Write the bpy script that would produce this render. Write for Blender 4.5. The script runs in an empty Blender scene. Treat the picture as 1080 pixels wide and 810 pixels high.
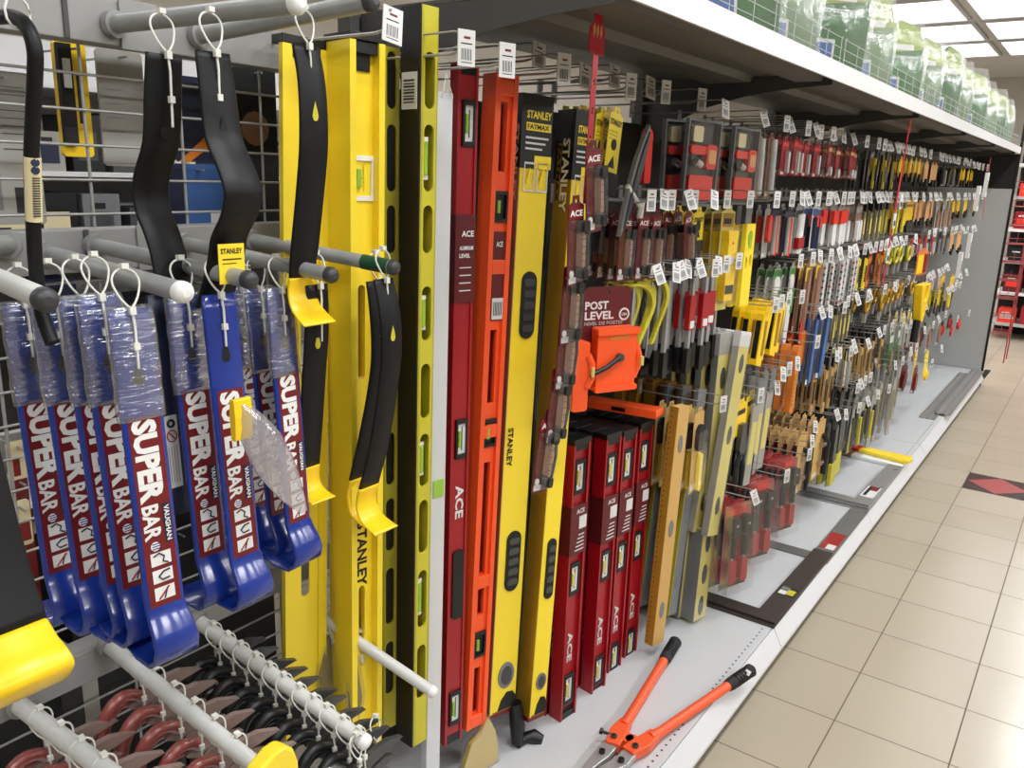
import bpy, math, random
from mathutils import Vector, Matrix, geometry
random.seed(11)
C = bpy.context.scene.collection
sc = bpy.context.scene

# ---------------------------------------------------------------- camera frame (x: out of the shelving, y: along the aisle, z: up)
CAM = Vector((0, 0, 1.5)); F = 873.0
def _basis():
    a = Vector((1183-540, 405-205, -F)).normalized()
    d = Vector((425-540, 405-3895, -F)).normalized()
    u = -d; u = (u - a*u.dot(a)).normalized()
    return a.cross(u), a, u
RX, RY, RZ = _basis()
def ray(px, py):
    c = Vector((px-540, 405-py, -F)); return Vector((RX.dot(c), RY.dot(c), RZ.dot(c)))
def onX(px, py, X):
    r = ray(px, py); return CAM + r*((X-CAM.x)/r.x)
def onZ(px, py, Z):
    r = ray(px, py); return CAM + r*((Z-CAM.z)/r.z)
def onY(px, py, Y):
    r = ray(px, py); return CAM + r*((Y-CAM.y)/r.y)

# ---------------------------------------------------------------- materials
def lin(c):
    c /= 255.0
    return c/12.92 if c <= 0.04045 else ((c+0.055)/1.055)**2.4
def rgb(r, g, b): return (lin(r), lin(g), lin(b), 1)
MATS = {}
def mat(name, col, rough=0.5, metal=0.0, noise=0.0, scale=30, bump=0.0, stretch=None, alpha=1.0, coat=0.0, emit=None, estr=0, spec=0.5, trans=0):
    m = bpy.data.materials.new(name); m.use_nodes = True
    nt = m.node_tree; b = nt.nodes['Principled BSDF']
    c = rgb(*col)
    b.inputs['Base Color'].default_value = c
    b.inputs['Roughness'].default_value = rough
    b.inputs['Metallic'].default_value = metal
    b.inputs['Specular IOR Level'].default_value = spec
    b.inputs['Coat Weight'].default_value = coat
    b.inputs['Coat Roughness'].default_value = 0.12
    if emit:
        b.inputs['Emission Color'].default_value = rgb(*emit); b.inputs['Emission Strength'].default_value = estr
    if noise or bump:
        tc = nt.nodes.new('ShaderNodeTexCoord'); mp = nt.nodes.new('ShaderNodeMapping')
        nz = nt.nodes.new('ShaderNodeTexNoise'); nz.inputs['Scale'].default_value = scale; nz.inputs['Detail'].default_value = 4
        nt.links.new(tc.outputs['Object'], mp.inputs['Vector']); nt.links.new(mp.outputs['Vector'], nz.inputs['Vector'])
        if stretch: mp.inputs['Scale'].default_value = stretch
        if noise:
            mx = nt.nodes.new('ShaderNodeMix'); mx.data_type = 'RGBA'
            mx.inputs[6].default_value = tuple(v*(1-noise) for v in c[:3]) + (1,)
            mx.inputs[7].default_value = tuple(min(1, v*(1+noise)) for v in c[:3]) + (1,)
            nt.links.new(nz.outputs['Fac'], mx.inputs[0]); nt.links.new(mx.outputs[2], b.inputs['Base Color'])
            rr = nt.nodes.new('ShaderNodeMapRange'); rr.inputs[3].default_value = max(0.03, rough-0.1); rr.inputs[4].default_value = min(1, rough+0.12)
            nt.links.new(nz.outputs['Fac'], rr.inputs[0]); nt.links.new(rr.outputs[0], b.inputs['Roughness'])
        if bump:
            bp = nt.nodes.new('ShaderNodeBump'); bp.inputs['Strength'].default_value = bump; bp.inputs['Distance'].default_value = 0.002
            nt.links.new(nz.outputs['Fac'], bp.inputs['Height']); nt.links.new(bp.outputs[0], b.inputs['Normal'])
    if alpha < 1: b.inputs['Alpha'].default_value = alpha
    MATS[name] = m
    return m
M = MATS
mat('deck_white', (196, 198, 200), 0.32, noise=0.03, scale=6)
mat('lip_white', (218, 219, 222), 0.3)
mat('shelf_white', (226, 226, 226), 0.35)
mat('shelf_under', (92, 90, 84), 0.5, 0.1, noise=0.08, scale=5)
mat('back_dark', (40, 40, 39), 0.6, noise=0.1, scale=8)
mat('upright', (70, 70, 68), 0.5)
mat('upright_grey', (150, 150, 148), 0.45, 0.2)
mat('panel_grey', (176, 178, 176), 0.5, noise=0.03, scale=4)
mat('black', (17, 17, 18), 0.4)
mat('black_matte', (13, 13, 14), 0.65, noise=0.15, scale=60, bump=0.15)
mat('black_rubber', (26, 26, 27), 0.7)
mat('bar_black', (15, 15, 17), 0.46, 0.0, spec=.3, noise=0.2, scale=25, bump=0.06)
mat('white', (232, 232, 230), 0.45)
mat('paper', (214, 214, 212), 0.6)
mat('cream', (226, 214, 170), 0.6)
mat('nylon', (226, 226, 218), 0.4)
mat('tube', (158, 160, 158), 0.42, 0.25, noise=0.14, scale=40, bump=0.25)
mat('tube_white', (205, 206, 202), 0.45, noise=0.08, scale=30, bump=0.2)
mat('wire', (172, 172, 170), 0.38, 0.45)
mat('chrome', (190, 190, 188), 0.25, 0.9)
mat('steel', (178, 178, 178), 0.35, 0.55, noise=0.1, scale=20, stretch=(1, 1, 8))
mat('steel_dark', (92, 94, 96), 0.38, 0.7, noise=0.1, scale=30)
mat('grey_plastic', (118, 120, 122), 0.45)
mat('blue', (22, 50, 140), 0.25, 0.0, coat=0.6)
mat('sticker_red', (112, 22, 26), 0.4)
mat('yellow', (250, 222, 52), 0.33, coat=0.2)
mat('yellow_rich', (250, 208, 28), 0.33, noise=0.04, scale=10)
mat('yellow_olive', (196, 186, 50), 0.4)
mat('gold', (172, 134, 44), 0.32, 0.45, noise=0.12, scale=4, stretch=(1, 1, .6))
mat('red', (158, 16, 28), 0.35, coat=0.2)
mat('red_dark', (118, 14, 20), 0.35)
mat('red_bright', (232, 56, 44), 0.4)
mat('maroon', (92, 18, 26), 0.45)
mat('orange', (248, 88, 36), 0.35, coat=0.2)
mat('orange_tool', (234, 92, 48), 0.4, noise=0.06, scale=30)
mat('orange_dull', (216, 120, 40), 0.5)
mat('green_vial', (150, 190, 70), 0.2, emit=None)
mat('green', (60, 130, 50), 0.5)
mat('green_band', (22, 74, 48), 0.45)
mat('blue_pack', (60, 98, 160), 0.45)
mat('navy', (26, 34, 62), 0.45)
mat('wood', (196, 156, 92), 0.6, noise=0.15, scale=14, stretch=(6, 6, .6))
mat('card_ochre', (176, 126, 34), 0.6, noise=0.08, scale=20)
mat('card_tan', (205, 165, 98), 0.7, noise=0.08, scale=20)
mat('card_brown', (146, 108, 88), 0.6, noise=0.1, scale=20)
mat('card_grey', (160, 158, 150), 0.6, noise=0.05, scale=20)
mat('pale_yellow', (214, 200, 110), 0.4, noise=0.06, scale=12)
mat('olive_grey', (120, 112, 84), 0.5, noise=0.1, scale=12)
mat('peach', (226, 170, 110), 0.5)
mat('pinkred_wrap', (138, 66, 60), 0.3, coat=0.6, noise=0.25, scale=22, bump=0.5)
mat('jaw_wrapped', (132, 112, 104), 0.3, coat=0.6, noise=0.2, scale=25, bump=0.4)
mat('disc_yellow', (214, 180, 60), 0.35, noise=0.2, scale=18, coat=0.4)
mat('white_alu', (214, 216, 218), 0.35, 0.25, noise=0.05, scale=30, stretch=(8, 8, .5))
mat('barcode', (40, 40, 40), 0.6)
mat('red_strip', (196, 34, 52), 0.35)
mat('wire_red', (150, 60, 60), 0.4)
def clear_mat(name, tint, opac, rough=0.12, diff=0.3, fac=0.3, stretch=(1, 1, 1), bump=0.6):
    m = bpy.data.materials.new(name); m.use_nodes = True; nt = m.node_tree; nt.nodes.remove(nt.nodes['Principled BSDF'])
    out = nt.nodes['Material Output']; N = nt.nodes.new; L = nt.links.new
    gl = N('ShaderNodeBsdfGlossy'); gl.inputs['Roughness'].default_value = rough; gl.inputs['Color'].default_value = (1, 1, 1, 1)
    df = N('ShaderNodeBsdfDiffuse'); df.inputs['Color'].default_value = rgb(*tint)
    m1 = N('ShaderNodeMixShader'); m1.inputs[0].default_value = diff; L(gl.outputs[0], m1.inputs[1]); L(df.outputs[0], m1.inputs[2])
    tr = N('ShaderNodeBsdfTransparent'); mx = N('ShaderNodeMixShader')
    lw = N('ShaderNodeLayerWeight'); lw.inputs['Blend'].default_value = 0.3
    nz = N('ShaderNodeTexNoise'); nz.inputs['Scale'].default_value = 45; nz.inputs['Detail'].default_value = 3
    tc = N('ShaderNodeTexCoord'); mp = N('ShaderNodeMapping'); mp.inputs['Scale'].default_value = stretch; L(tc.outputs['Object'], mp.inputs['Vector']); L(mp.outputs['Vector'], nz.inputs['Vector'])
    bp = N('ShaderNodeBump'); bp.inputs['Strength'].default_value = bump; bp.inputs['Distance'].default_value = 0.004
    L(nz.outputs['Fac'], bp.inputs['Height']); L(bp.outputs[0], gl.inputs['Normal'])
    ad = N('ShaderNodeMath'); ad.operation = 'MULTIPLY_ADD'; ad.inputs[1].default_value = fac; ad.inputs[2].default_value = opac
    L(lw.outputs['Facing'], ad.inputs[0])
    L(ad.outputs[0], mx.inputs[0]); L(tr.outputs[0], mx.inputs[1]); L(m1.outputs[0], mx.inputs[2]); L(mx.outputs[0], out.inputs['Surface'])
    MATS[name] = m
clear_mat('clear', (205, 208, 210), 0.05, 0.1, 0.15, 0.22)
clear_mat('film', (170, 172, 180), 0.16, 0.22, 0.35, 0.35)
clear_mat('wrap', (165, 166, 172), 0.24, 0.16, 0.32, 0.4, (.6, .6, 3.5), 1.0)
clear_mat('crinkled', (190, 186, 198), 0.42, 0.16, 0.45, 0.3, (1, 1, 1), 1.0)
clear_mat('film_pink', (200, 150, 150), 0.45, 0.2, 0.6)
clear_mat('bag', (225, 230, 228), 0.10, 0.2, 0.4, 0.4)

# ---------------------------------------------------------------- mesh building
class MB:
    def __init__(s): s.v = []; s.f = []; s.m = []; s.sm = []; s.mats = []
    def mi(s, m):
        if m not in s.mats: s.mats.append(m)
        return s.mats.index(m)
    def add(s, vs, fs, m, smooth=False, T=None):
        o = len(s.v); k = s.mi(m)
        for p in vs:
            p = Vector(p)
            s.v.append(T @ p if T else p)
        for f in fs: s.f.append([i+o for i in f]); s.m.append(k); s.sm.append(smooth)
        return s
    def box(s, x0, x1, y0, y1, z0, z1, m, T=None):
        vs = [(x, y, z) for x in (x0, x1) for y in (y0, y1) for z in (z0, z1)]
        fs = [(0,1,3,2), (4,6,7,5), (0,4,5,1), (2,3,7,6), (0,2,6,4), (1,5,7,3)]
        return s.add(vs, fs, m, False, T)
    def bbox(s, x0, x1, y0, y1, z0, z1, b, m, T=None):   # chamfered in the xz outline
        P = [(x0+b, z0), (x1-b, z0), (x1, z0+b), (x1, z1-b), (x1-b, z1), (x0+b, z1), (x0, z1-b), (x0, z0+b)]
        return s.prism(P, y0, y1, m, T)
    def prism(s, P, y0, y1, m, T=None, smooth=False):    # outline in xz, extruded along y
        n = len(P); vs = [(x, y0, z) for x, z in P] + [(x, y1, z) for x, z in P]
        fs = [tuple(range(n)), tuple(range(2*n-1, n-1, -1))]
        s.add(vs, fs, m, False, T)
        return s.add(vs, [(i, i+n, (i+1) % n+n, (i+1) % n) for i in range(n)], m, smooth, T)
    def plate(s, outer, holes, y0, y1, m, T=None):       # xz outline with through holes
        loops = [[Vector((x, z, 0)) for x, z in outer]] + [[Vector((x, z, 0)) for x, z in h] for h in holes]
        tris = geometry.tessellate_polygon(loops)
        flat = [p for l in loops for p in l]; n = len(flat)
        vs = [(p.x, y0, p.y) for p in flat] + [(p.x, y1, p.y) for p in flat]
        fs = [tuple(t) for t in tris] + [tuple(i+n for i in reversed(t)) for t in tris]
        o = 0
        for l in loops:
            k = len(l)
            fs += [(o+i, o+i+n, o+(i+1) % k+n, o+(i+1) % k) for i in range(k)]; o += k
        return s.add(vs, fs, m, False, T)
    def tube(s, pts, r, m, n=8, cap=True, T=None):
        pts = [Vector(p) for p in pts]; rs = r if isinstance(r, (list, tuple)) else [r]*len(pts)
        rings = []; up = None
        for i, p in enumerate(pts):
            a = pts[max(0, i-1)]; b = pts[min(len(pts)-1, i+1)]; t = (b-a).normalized()
            if up is None:
                up = Vector((0, 0, 1)) if abs(t.z) < 0.9 else Vector((1, 0, 0))
            u = t.cross(up)
            if u.length < 1e-4: u = t.cross(Vector((0, 1, 0.3)))
            u.normalize(); w = u.cross(t).normalized(); up = w
            rings.append([p + (u*math.cos(2*math.pi*k/n) + w*math.sin(2*math.pi*k/n))*rs[i] for k in range(n)])
        vs = [q for R_ in rings for q in R_]; fs = []
        for i in range(len(pts)-1):
            for k in range(n): fs.append((i*n+k, i*n+(k+1) % n, (i+1)*n+(k+1) % n, (i+1)*n+k))
        s.add(vs, fs, m, True, T)
        if cap:
            s.add(rings[0], [tuple(range(n-1, -1, -1))], m, False, T); s.add(rings[-1], [tuple(range(n))], m, False, T)
        return s
    def cyl(s, p0, p1, r, m, n=12, r2=None, T=None): return s.tube([p0, p1], [r, r if r2 is None else r2], m, n, True, T)
    def strap(s, path, w, t, m, T=None, smooth=True):    # flat bar: path of (y, z[, width factor]) in the yz plane, width along x
        n = len(path); vs = []; nr = []
        for i, p in enumerate(path):
            a = path[max(0, i-1)]; b = path[min(n-1, i+1)]
            d = Vector((b[0]-a[0], b[1]-a[1])).normalized(); nr.append(Vector((-d.y, d.x)))
        for i, p in enumerate(path):
            k = p[2] if len(p) > 2 else 1; tt = t*(p[3] if len(p) > 3 else 1); c = Vector(p[:2]); e = min(w*k*.12, tt*.35)
            hw = w*k/2
            for x, q in ((-hw+e, -.5), (hw-e, -.5), (hw, -.2), (hw, .2), (hw-e, .5), (-hw+e, .5), (-hw, .2), (-hw, -.2)):
                y = c + nr[i]*q*tt; vs.append((x, y.x, y.y))
        fs = [tuple(range(7, -1, -1)), tuple(range((n-1)*8, n*8))]
        for i in range(n-1):
            for k in range(8): fs.append((i*8+k, i*8+(k+1) % 8, i*8+8+(k+1) % 8, i*8+8+k))
        return s.add(vs, fs, m, smooth, T)
    def geo(s, vf, fn, m):
        vs, fs = vf
        return s.add([fn(x, y) for x, y in vs], fs, m)
    def build(s, name, parent=None, loc=None, bevel=0, rot=None):
        me = bpy.data.meshes.new(name); me.from_pydata([tuple(p) for p in s.v], [], s.f)
        for k in s.mats: me.materials.append(MATS[k])
        me.polygons.foreach_set('material_index', s.m); me.polygons.foreach_set('use_smooth', s.sm)
        me.update()
        o = bpy.data.objects.new(name, me); C.objects.link(o)
        if parent: o.parent = parent
        if loc is not None: o.location = loc
        if rot is not None: o.rotation_euler = rot
        if bevel:
            md = o.modifiers.new('bevel', 'BEVEL'); md.width = bevel; md.segments = 2; md.limit_method = 'ANGLE'
        return o
_tc = {}
def text2d(s_, size=1.0, bold=0.0):                      # lettering as flat polygons, origin at its left end, centred in height
    key = (s_, bold)
    if key not in _tc:
        cu = bpy.data.curves.new('lettering', 'FONT'); cu.body = s_; cu.resolution_u = 2; cu.offset = bold; cu.size = 1
        o = bpy.data.objects.new('lettering', cu); me = o.to_mesh()
        vs = [(v.co.x, v.co.y) for v in me.vertices]; fs = [tuple(p.vertices) for p in me.polygons]
        o.to_mesh_clear(); bpy.data.objects.remove(o); bpy.data.curves.remove(cu)
        x0 = min(v[0] for v in vs); y0 = min(v[1] for v in vs); y1 = max(v[1] for v in vs)
        _tc[key] = ([(x-x0, y-(y0+y1)/2) for x, y in vs], fs, max(v[0] for v in vs)-x0, y1-y0)
    vs, fs, w, h = _tc[key]; k = size/h
    return [(x*k, y*k) for x, y in vs], fs, w*k
def put_text(mb, s_, size, m, x, z, y, length=None, down=False, bold=0.03, T=None):
    """lettering on the plane y; down=True reads from top to bottom; length stretches it"""
    vs, fs, w = text2d(s_, size, bold); kx = (length/w) if length else 1
    if down: pts = [(x+b, y, z-a*kx) for a, b in vs]
    else: pts = [(x+a*kx, y, z+b) for a, b in vs]
    mb.add(pts, fs, m, False, T)
def oval(cx, cz, w, h, n=14):
    """a stadium shaped loop"""
    r = w/2; P = []; k = n//2
    for i in range(k+1): a = math.pi*i/k; P.append((cx+r*math.cos(a), cz+h/2-r+r*math.sin(a)))
    for i in range(k+1): a = math.pi+math.pi*i/k; P.append((cx+r*math.cos(a), cz-h/2+r+r*math.sin(a)))
    return P
def rect(x0, x1, z0, z1): return [(x0, z0), (x1, z0), (x1, z1), (x0, z1)]
def circ(cx, cz, r, n=12, rz=None): return [(cx+r*math.cos(2*math.pi*i/n), cz+(rz or r)*math.sin(2*math.pi*i/n)) for i in range(n)]

# ---------------------------------------------------------------- objects
def tag(o, label, cat, group=None, kind=None):
    o['label'] = label
    if cat: o['category'] = cat
    if group: o['group'] = group
    if kind: o['kind'] = kind
    return o
def thing(name, label, cat, loc=(0, 0, 0), rot=(0, 0, 0), group=None):
    o = bpy.data.objects.new(name, None); C.objects.link(o); o.empty_display_size = 0.02
    o.location = loc; o.rotation_euler = rot
    return tag(o, label, cat, group)
KIDS = {}
def struct(o, label=None):
    o['kind'] = 'structure'
    if label: o['label'] = label
    return o
def copy_tree(o, parent=None):
    c = o.copy(); C.objects.link(c); c.parent = parent
    for ch in list(o.children): copy_tree(ch, c)
    return c
PROTO = {}
USED = set()
def spawn(key, maker, loc, rz=90, label=None, group=None, tilt=0, scale=1, roll=0, mirror=False):
    """the first call builds the thing, later calls copy it with its parts"""
    if key not in PROTO: PROTO[key] = maker(); o = PROTO[key]
    else: o = copy_tree(PROTO[key])
    o.location = loc; o.rotation_euler = (math.radians(tilt), math.radians(roll), math.radians(rz))
    o.scale = (scale, scale, scale)
    if label: o['label'] = label
    if group: o['group'] = group
    return o
ORD = ['front', 'second', 'third', 'fourth', 'fifth', 'sixth', 'seventh', 'eighth', 'ninth', 'tenth', 'eleventh', 'twelfth', 'thirteenth', 'fourteenth', 'fifteenth', 'sixteenth', 'seventeenth', 'eighteenth', 'nineteenth', 'twentieth']

# ================================================================= the setting
XB = -1.25                                                # plane of the back panels
DZ = 0.125                                                # top of the base deck
BAYS = [(1.22*k, 1.22*(k+1)) for k in range(0, 6)]
WORDS = ['first', 'second', 'third', 'fourth', 'fifth', 'sixth']

def floor_material():
    m = bpy.data.materials.new('floor_tiles'); m.use_nodes = True; nt = m.node_tree; b = nt.nodes['Principled BSDF']
    N = nt.nodes.new; L = nt.links.new
    tc = N('ShaderNodeTexCoord'); sp = N('ShaderNodeSeparateXYZ'); L(tc.outputs['Object'], sp.inputs[0])
    def mth(op, a, v=None, w=None):
        n = N('ShaderNodeMath'); n.operation = op
        if hasattr(a, 'links'): L(a, n.inputs[0])
        else: n.inputs[0].default_value = a
        if v is not None:
            if hasattr(v, 'links'): L(v, n.inputs[1])
            else: n.inputs[1].default_value = v
        return n.outputs[0]
    lines = []; cells = []
    for ax, off in ((0, 30-0.418), (1, 30-0.262)):
        s_ = mth('DIVIDE', mth('ADD', sp.outputs[ax], off if ax == 0 else 30.0-2.264+0.0), 0.3)
        if ax == 0: s_ = mth('DIVIDE', mth('ADD', sp.outputs[0], 30+0.421), 0.3)
        fr = mth('FRACT', s_); cells.append(mth('FLOOR', s_))
        d = mth('ABSOLUTE', mth('SUBTRACT', fr, 0.5)); lines.append(mth('GREATER_THAN', d, 0.5-0.0065))
    g = mth('MAXIMUM', lines[0], lines[1])
    cb = N('ShaderNodeCombineXYZ'); L(cells[0], cb.inputs[0]); L(cells[1], cb.inputs[1])
    wn = N('ShaderNodeTexWhiteNoise'); L(cb.outputs[0], wn.inputs['Vector'])
    nz = N('ShaderNodeTexNoise'); nz.inputs['Scale'].default_value = 2; nz.inputs['Detail'].default_value = 1; L(tc.outputs['Object'], nz.inputs['Vector'])
    k = mth('ADD', mth('MULTIPLY', wn.outputs['Value'], 0.25), mth('MULTIPLY', nz.outputs['Fac'], 0.5))
    mx = N('ShaderNodeMix'); mx.data_type = 'RGBA'; mx.inputs[6].default_value = rgb(172, 161, 141); mx.inputs[7].default_value = rgb(184, 174, 154); L(k, mx.inputs[0])
    m2 = N('ShaderNodeMix'); m2.data_type = 'RGBA'; L(g, m2.inputs[0]); L(mx.outputs[2], m2.inputs[6]); m2.inputs[7].default_value = rgb(96, 86, 74)
    L(m2.outputs[2], b.inputs['Base Color'])
    rr = N('ShaderNodeMapRange'); rr.inputs[3].default_value = 0.22; rr.inputs[4].default_value = 0.26; L(wn.outputs['Value'], rr.inputs[0])
    ra = mth('MAXIMUM', rr.outputs[0], mth('MULTIPLY', g, 0.7)); L(ra, b.inputs['Roughness'])
    bp = N('ShaderNodeBump'); bp.inputs['Strength'].default_value = 0.25; bp.inputs['Distance'].default_value = 0.002; bp.invert = True
    L(g, bp.inputs['Height']); L(bp.outputs[0], b.inputs['Normal'])
    MATS['floor'] = m
floor_material()
mat('ceiling', (224, 222, 222), 0.8)
mat('wall', (196, 190, 180), 0.7)
mat('decor_black', (44, 38, 36), 0.22)
mat('decor_red', (158, 58, 54), 0.3)
mat('lamp', (255, 255, 255), 0.5, emit=(250, 252, 255), estr=14)
mat('fixture', (206, 204, 208), 0.4)

struct(MB().box(-7, 5, -4, 16, -0.05, 0, 'floor').build('floor'))
struct(MB().box(-7, 5, -4, 16, 3.25, 3.32, 'ceiling').build('ceiling'))
struct(MB().box(-7, 5, 15.9, 16, 0, 3.25, 'wall').build('wall_far'))
struct(MB().box(-7.1, -7, -4, 16, 0, 3.25, 'wall').build('wall_left'))
struct(MB().box(5, 5.1, -4, 16, 0, 3.25, 'wall').build('wall_right'))
struct(MB().box(-7, 5, -4.1, -4, 0, 3.25, 'wall').build('wall_near'))

# decorative tiles set in the floor across the aisle
def decor(x0, y0, n):
    mb = MB()
    o = 0.0011
    for q in range(3):
        xa = x0+.3*q
        mb.box(xa+.002, xa+.298, y0+.002, y0+.298, 0, .0006, 'decor_black')
        mb.add([(xa+.01, y0+.15, o), (xa+.15, y0+.01, o), (xa+.29, y0+.15, o), (xa+.15, y0+.29, o)], [(0, 1, 2, 3)], 'decor_red')
    ob = mb.build('trim_%d' % n); struct(ob, 'black floor tile with a dark red diamond')
decor(-.421, 4.664, 1)
decor(-.121, 8.264, 2)

# ceiling lamps: long fluorescent battens over the aisles
def lamp_batten(x, y, lab):
    t = thing('ceiling_lamp', lab, 'lamp', (x, y, 3.25), group='fluorescent ceiling lamps')
    h = MB(); h.prism([(-.15, 0), (-.13, -.05), (.13, -.05), (.15, 0)], -.62, .62, 'fixture'); h.build('housing', t)
    d = MB(); d.tube([(-.06, -.58, -.07), (-.06, .58, -.07)], .018, 'lamp', 8); d.tube([(.06, -.58, -.07), (.06, .58, -.07)], .018, 'lamp', 8); d.build('lamp_tube', t)
    g = MB()
    for k in range(12): g.box(-.13, .13, -.56+k*.1, -.555+k*.1, -.1, -.05, 'fixture')
    g.build('louvre', t)
mat('added_panel_glow', (255, 255, 255), 0.5, emit=(250, 252, 255), estr=2.6)  # glow for panels added to turn the far ceiling bright white
for i, (x, y) in enumerate([(xx, yy) for yy in (7.0, 8.4, 9.8, 11.2, 12.6) for xx in (-3.6, -2.2, -.9)]):
    t = thing('ceiling_lamp', f'square glowing panel added to brighten the ceiling beyond the shelving, row {i//3+1}, place {i%3+1}', 'lamp', (x, y, 3.25), group='added luminous ceiling panels')
    d = MB(); d.box(-.58, .58, -.58, .58, -.02, 0, 'added_panel_glow'); d.build('diffuser', t)
    d = MB(); d.plate(rect(-.62, .62, -.62, .62), [rect(-.58, .58, -.58, .58)], -.03, 0, 'fixture', T=Matrix.Rotation(math.radians(90), 4, 'X')); d.build('frame', t)
for x in (0.15, -2.6, 2.9, -5.2):  # rightmost and leftmost rows are added, to brighten the goods and left wall
    for k in range(7):
        lamp_batten(x, -1.2+k*2.2, f'fluorescent ceiling batten with louvre, number {k+1} over {({.15: "the near aisle", -2.6: "the aisle behind the mesh", 2.9: "the right side, added to light the shelves", -5.2: "the far left, added to light the wall"})[x]}')
        L = bpy.data.lights.new('tube_light', 'AREA'); L.shape = 'RECTANGLE'; L.size = .26; L.size_y = 1.2; L.energy = {.15: 31, -2.6: 5, 2.9: 30, -5.2: 16}[x]
        L.color = (.97, .985, 1); L.spread = math.radians(170)
        o = bpy.data.objects.new('tube_light', L); C.objects.link(o); o.location = (x, -1.2+k*2.2, 3.12)
        if x == 2.9: o.rotation_euler = (0, math.radians(25), 0)  # added right row tilted to shine in under the top shelf

# ---------------------------------------------------------------- the shelving run
def base_deck(k):
    y0, y1 = BAYS[k]; mb = MB()
    t = thing('base_deck', f'white steel base deck of the {WORDS[k]} bay along the aisle', 'shelf', (0, y0, 0), group='base decks')
    g = .0012; w = y1-y0
    xs = -.676
    mb.box(XB, xs, g, w-g, DZ-.02, DZ, 'deck_white')
    mb.build('deck_panel', t, bevel=.0015)
    lp = MB(); P = [(xs+.001, DZ-.004), (xs+.004, DZ-.001), (-.640, .066), (-.640, .056), (-.645, .056), (xs-.004, DZ-.014)]
    lp.prism(P, g*1.6, w-g*1.6, 'lip_white'); lp.build('front_lip', t)
    dk = MB()
    for r in range(int(w/.025)):
        yy = .012+r*.025; dk.cyl((xs-.022, yy, DZ-.001), (xs-.022, yy, DZ+.0004), .0032, 'black', 8)
    dk.build('punched_hole_row', t)['kind'] = 'stuff'
    kk = MB(); kk.box(-.70, -.69, g, w-g, 0, .1, 'upright'); kk.build('kick_plate', t)
for k in range(6): base_deck(k)

def top_shelf(k):
    y0, y1 = BAYS[k]; w = y1-y0; g = .001
    t = thing('top_shelf', f'white-lipped steel top shelf over the {WORDS[k]} bay along the aisle', 'shelf', (0, y0, 0), group='top shelves')
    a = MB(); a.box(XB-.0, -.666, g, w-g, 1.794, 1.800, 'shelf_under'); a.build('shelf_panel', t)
    l = MB(); l.prism([(-.666, 1.768), (-.655, 1.766), (-.655, 1.812), (-.66, 1.814), (-.666, 1.812)], g, w-g, 'shelf_white'); l.build('front_lip', t)
    c = MB()
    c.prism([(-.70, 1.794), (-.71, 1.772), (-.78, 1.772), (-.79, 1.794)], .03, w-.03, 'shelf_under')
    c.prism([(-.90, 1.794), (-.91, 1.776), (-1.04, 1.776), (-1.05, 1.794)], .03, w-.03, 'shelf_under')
    c.build('stiffener', t)
    for s_, yy in (('a', g), ('b', w-.004-g)):
        b = MB(); b.prism([(XB, 1.60), (XB, 1.793), (-.69, 1.793), (-.69, 1.765), (-.80, 1.758), (-.93, 1.742), (-1.06, 1.71), (-1.15, 1.67), (-1.20, 1.61)], yy, yy+.004, 'upright')
        b.build('bracket', t)
    # low wire guard on the front edge
    f = MB()
    for z in (1.83, 1.855, 1.880): f.tube([(-.672, .01, z), (-.672, w-.01, z)], .0011, 'wire', 5)
    n = 10
    for q in range(n):
        yy = .02+q*(w-.04)/(n-1); f.tube([(-.672, yy, 1.806), (-.672, yy, 1.880), (-.672, yy+.012, 1.886)], .0010, 'wire', 5)
    f.build('wire_guard', t)
for k in range(1, 6): top_shelf(k)

for k in range(1, 6):
    y0, y1 = BAYS[k]; mb = MB()
    mb.box(XB-.02, XB, y0+.03, y1-.03, DZ, 1.665, 'back_dark')
    t = mb.build('back_panel'); tag(t, f'dark perforated back panel of the {WORDS[k]} bay behind the hanging goods', 'panel', 'back panels')
for k in range(0, 7):
    mb = MB(); y = 1.22*k; mb.box(XB-.03, XB+.004, y-.028, y+.028, 0, 1.80, 'upright'); 
    for q in range(40): mb.box(XB+.0035, XB+.005, y-.004, y+.004, .2+q*.04, .225+q*.04, 'black')
    tag(mb.build('upright_post'), f'dark slotted steel upright post at the {(["near", "first", "second", "third", "fourth", "fifth", "far"])[k]} bay joint', 'post', 'upright posts')

# end panel with its dark cap
t = thing('end_panel', 'plain grey end panel closing the far end of the shelving', 'panel', (0, 7.33, 0))
mb = MB(); mb.box(XB-.03, -.668, 0, .02, 0, 1.512, 'panel_grey'); mb.build('panel_board', t, bevel=.001)
mb = MB(); mb.box(-.667, -.652, -.004, .022, 0, 1.85, 'black'); mb.build('edge_strip', t)
mb = MB(); mb.box(XB-.03, -.668, .001, .019, 1.513, 1.764, 'black_matte'); mb.build('upper_board', t)
mb = MB(); mb.prism([(-.68, .02), (-.64, .05), (-.60, .13), (-.64, .13), (-.676, .10)], .03, .036, 'upright'); mb.build('corner_bracket', t)

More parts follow.
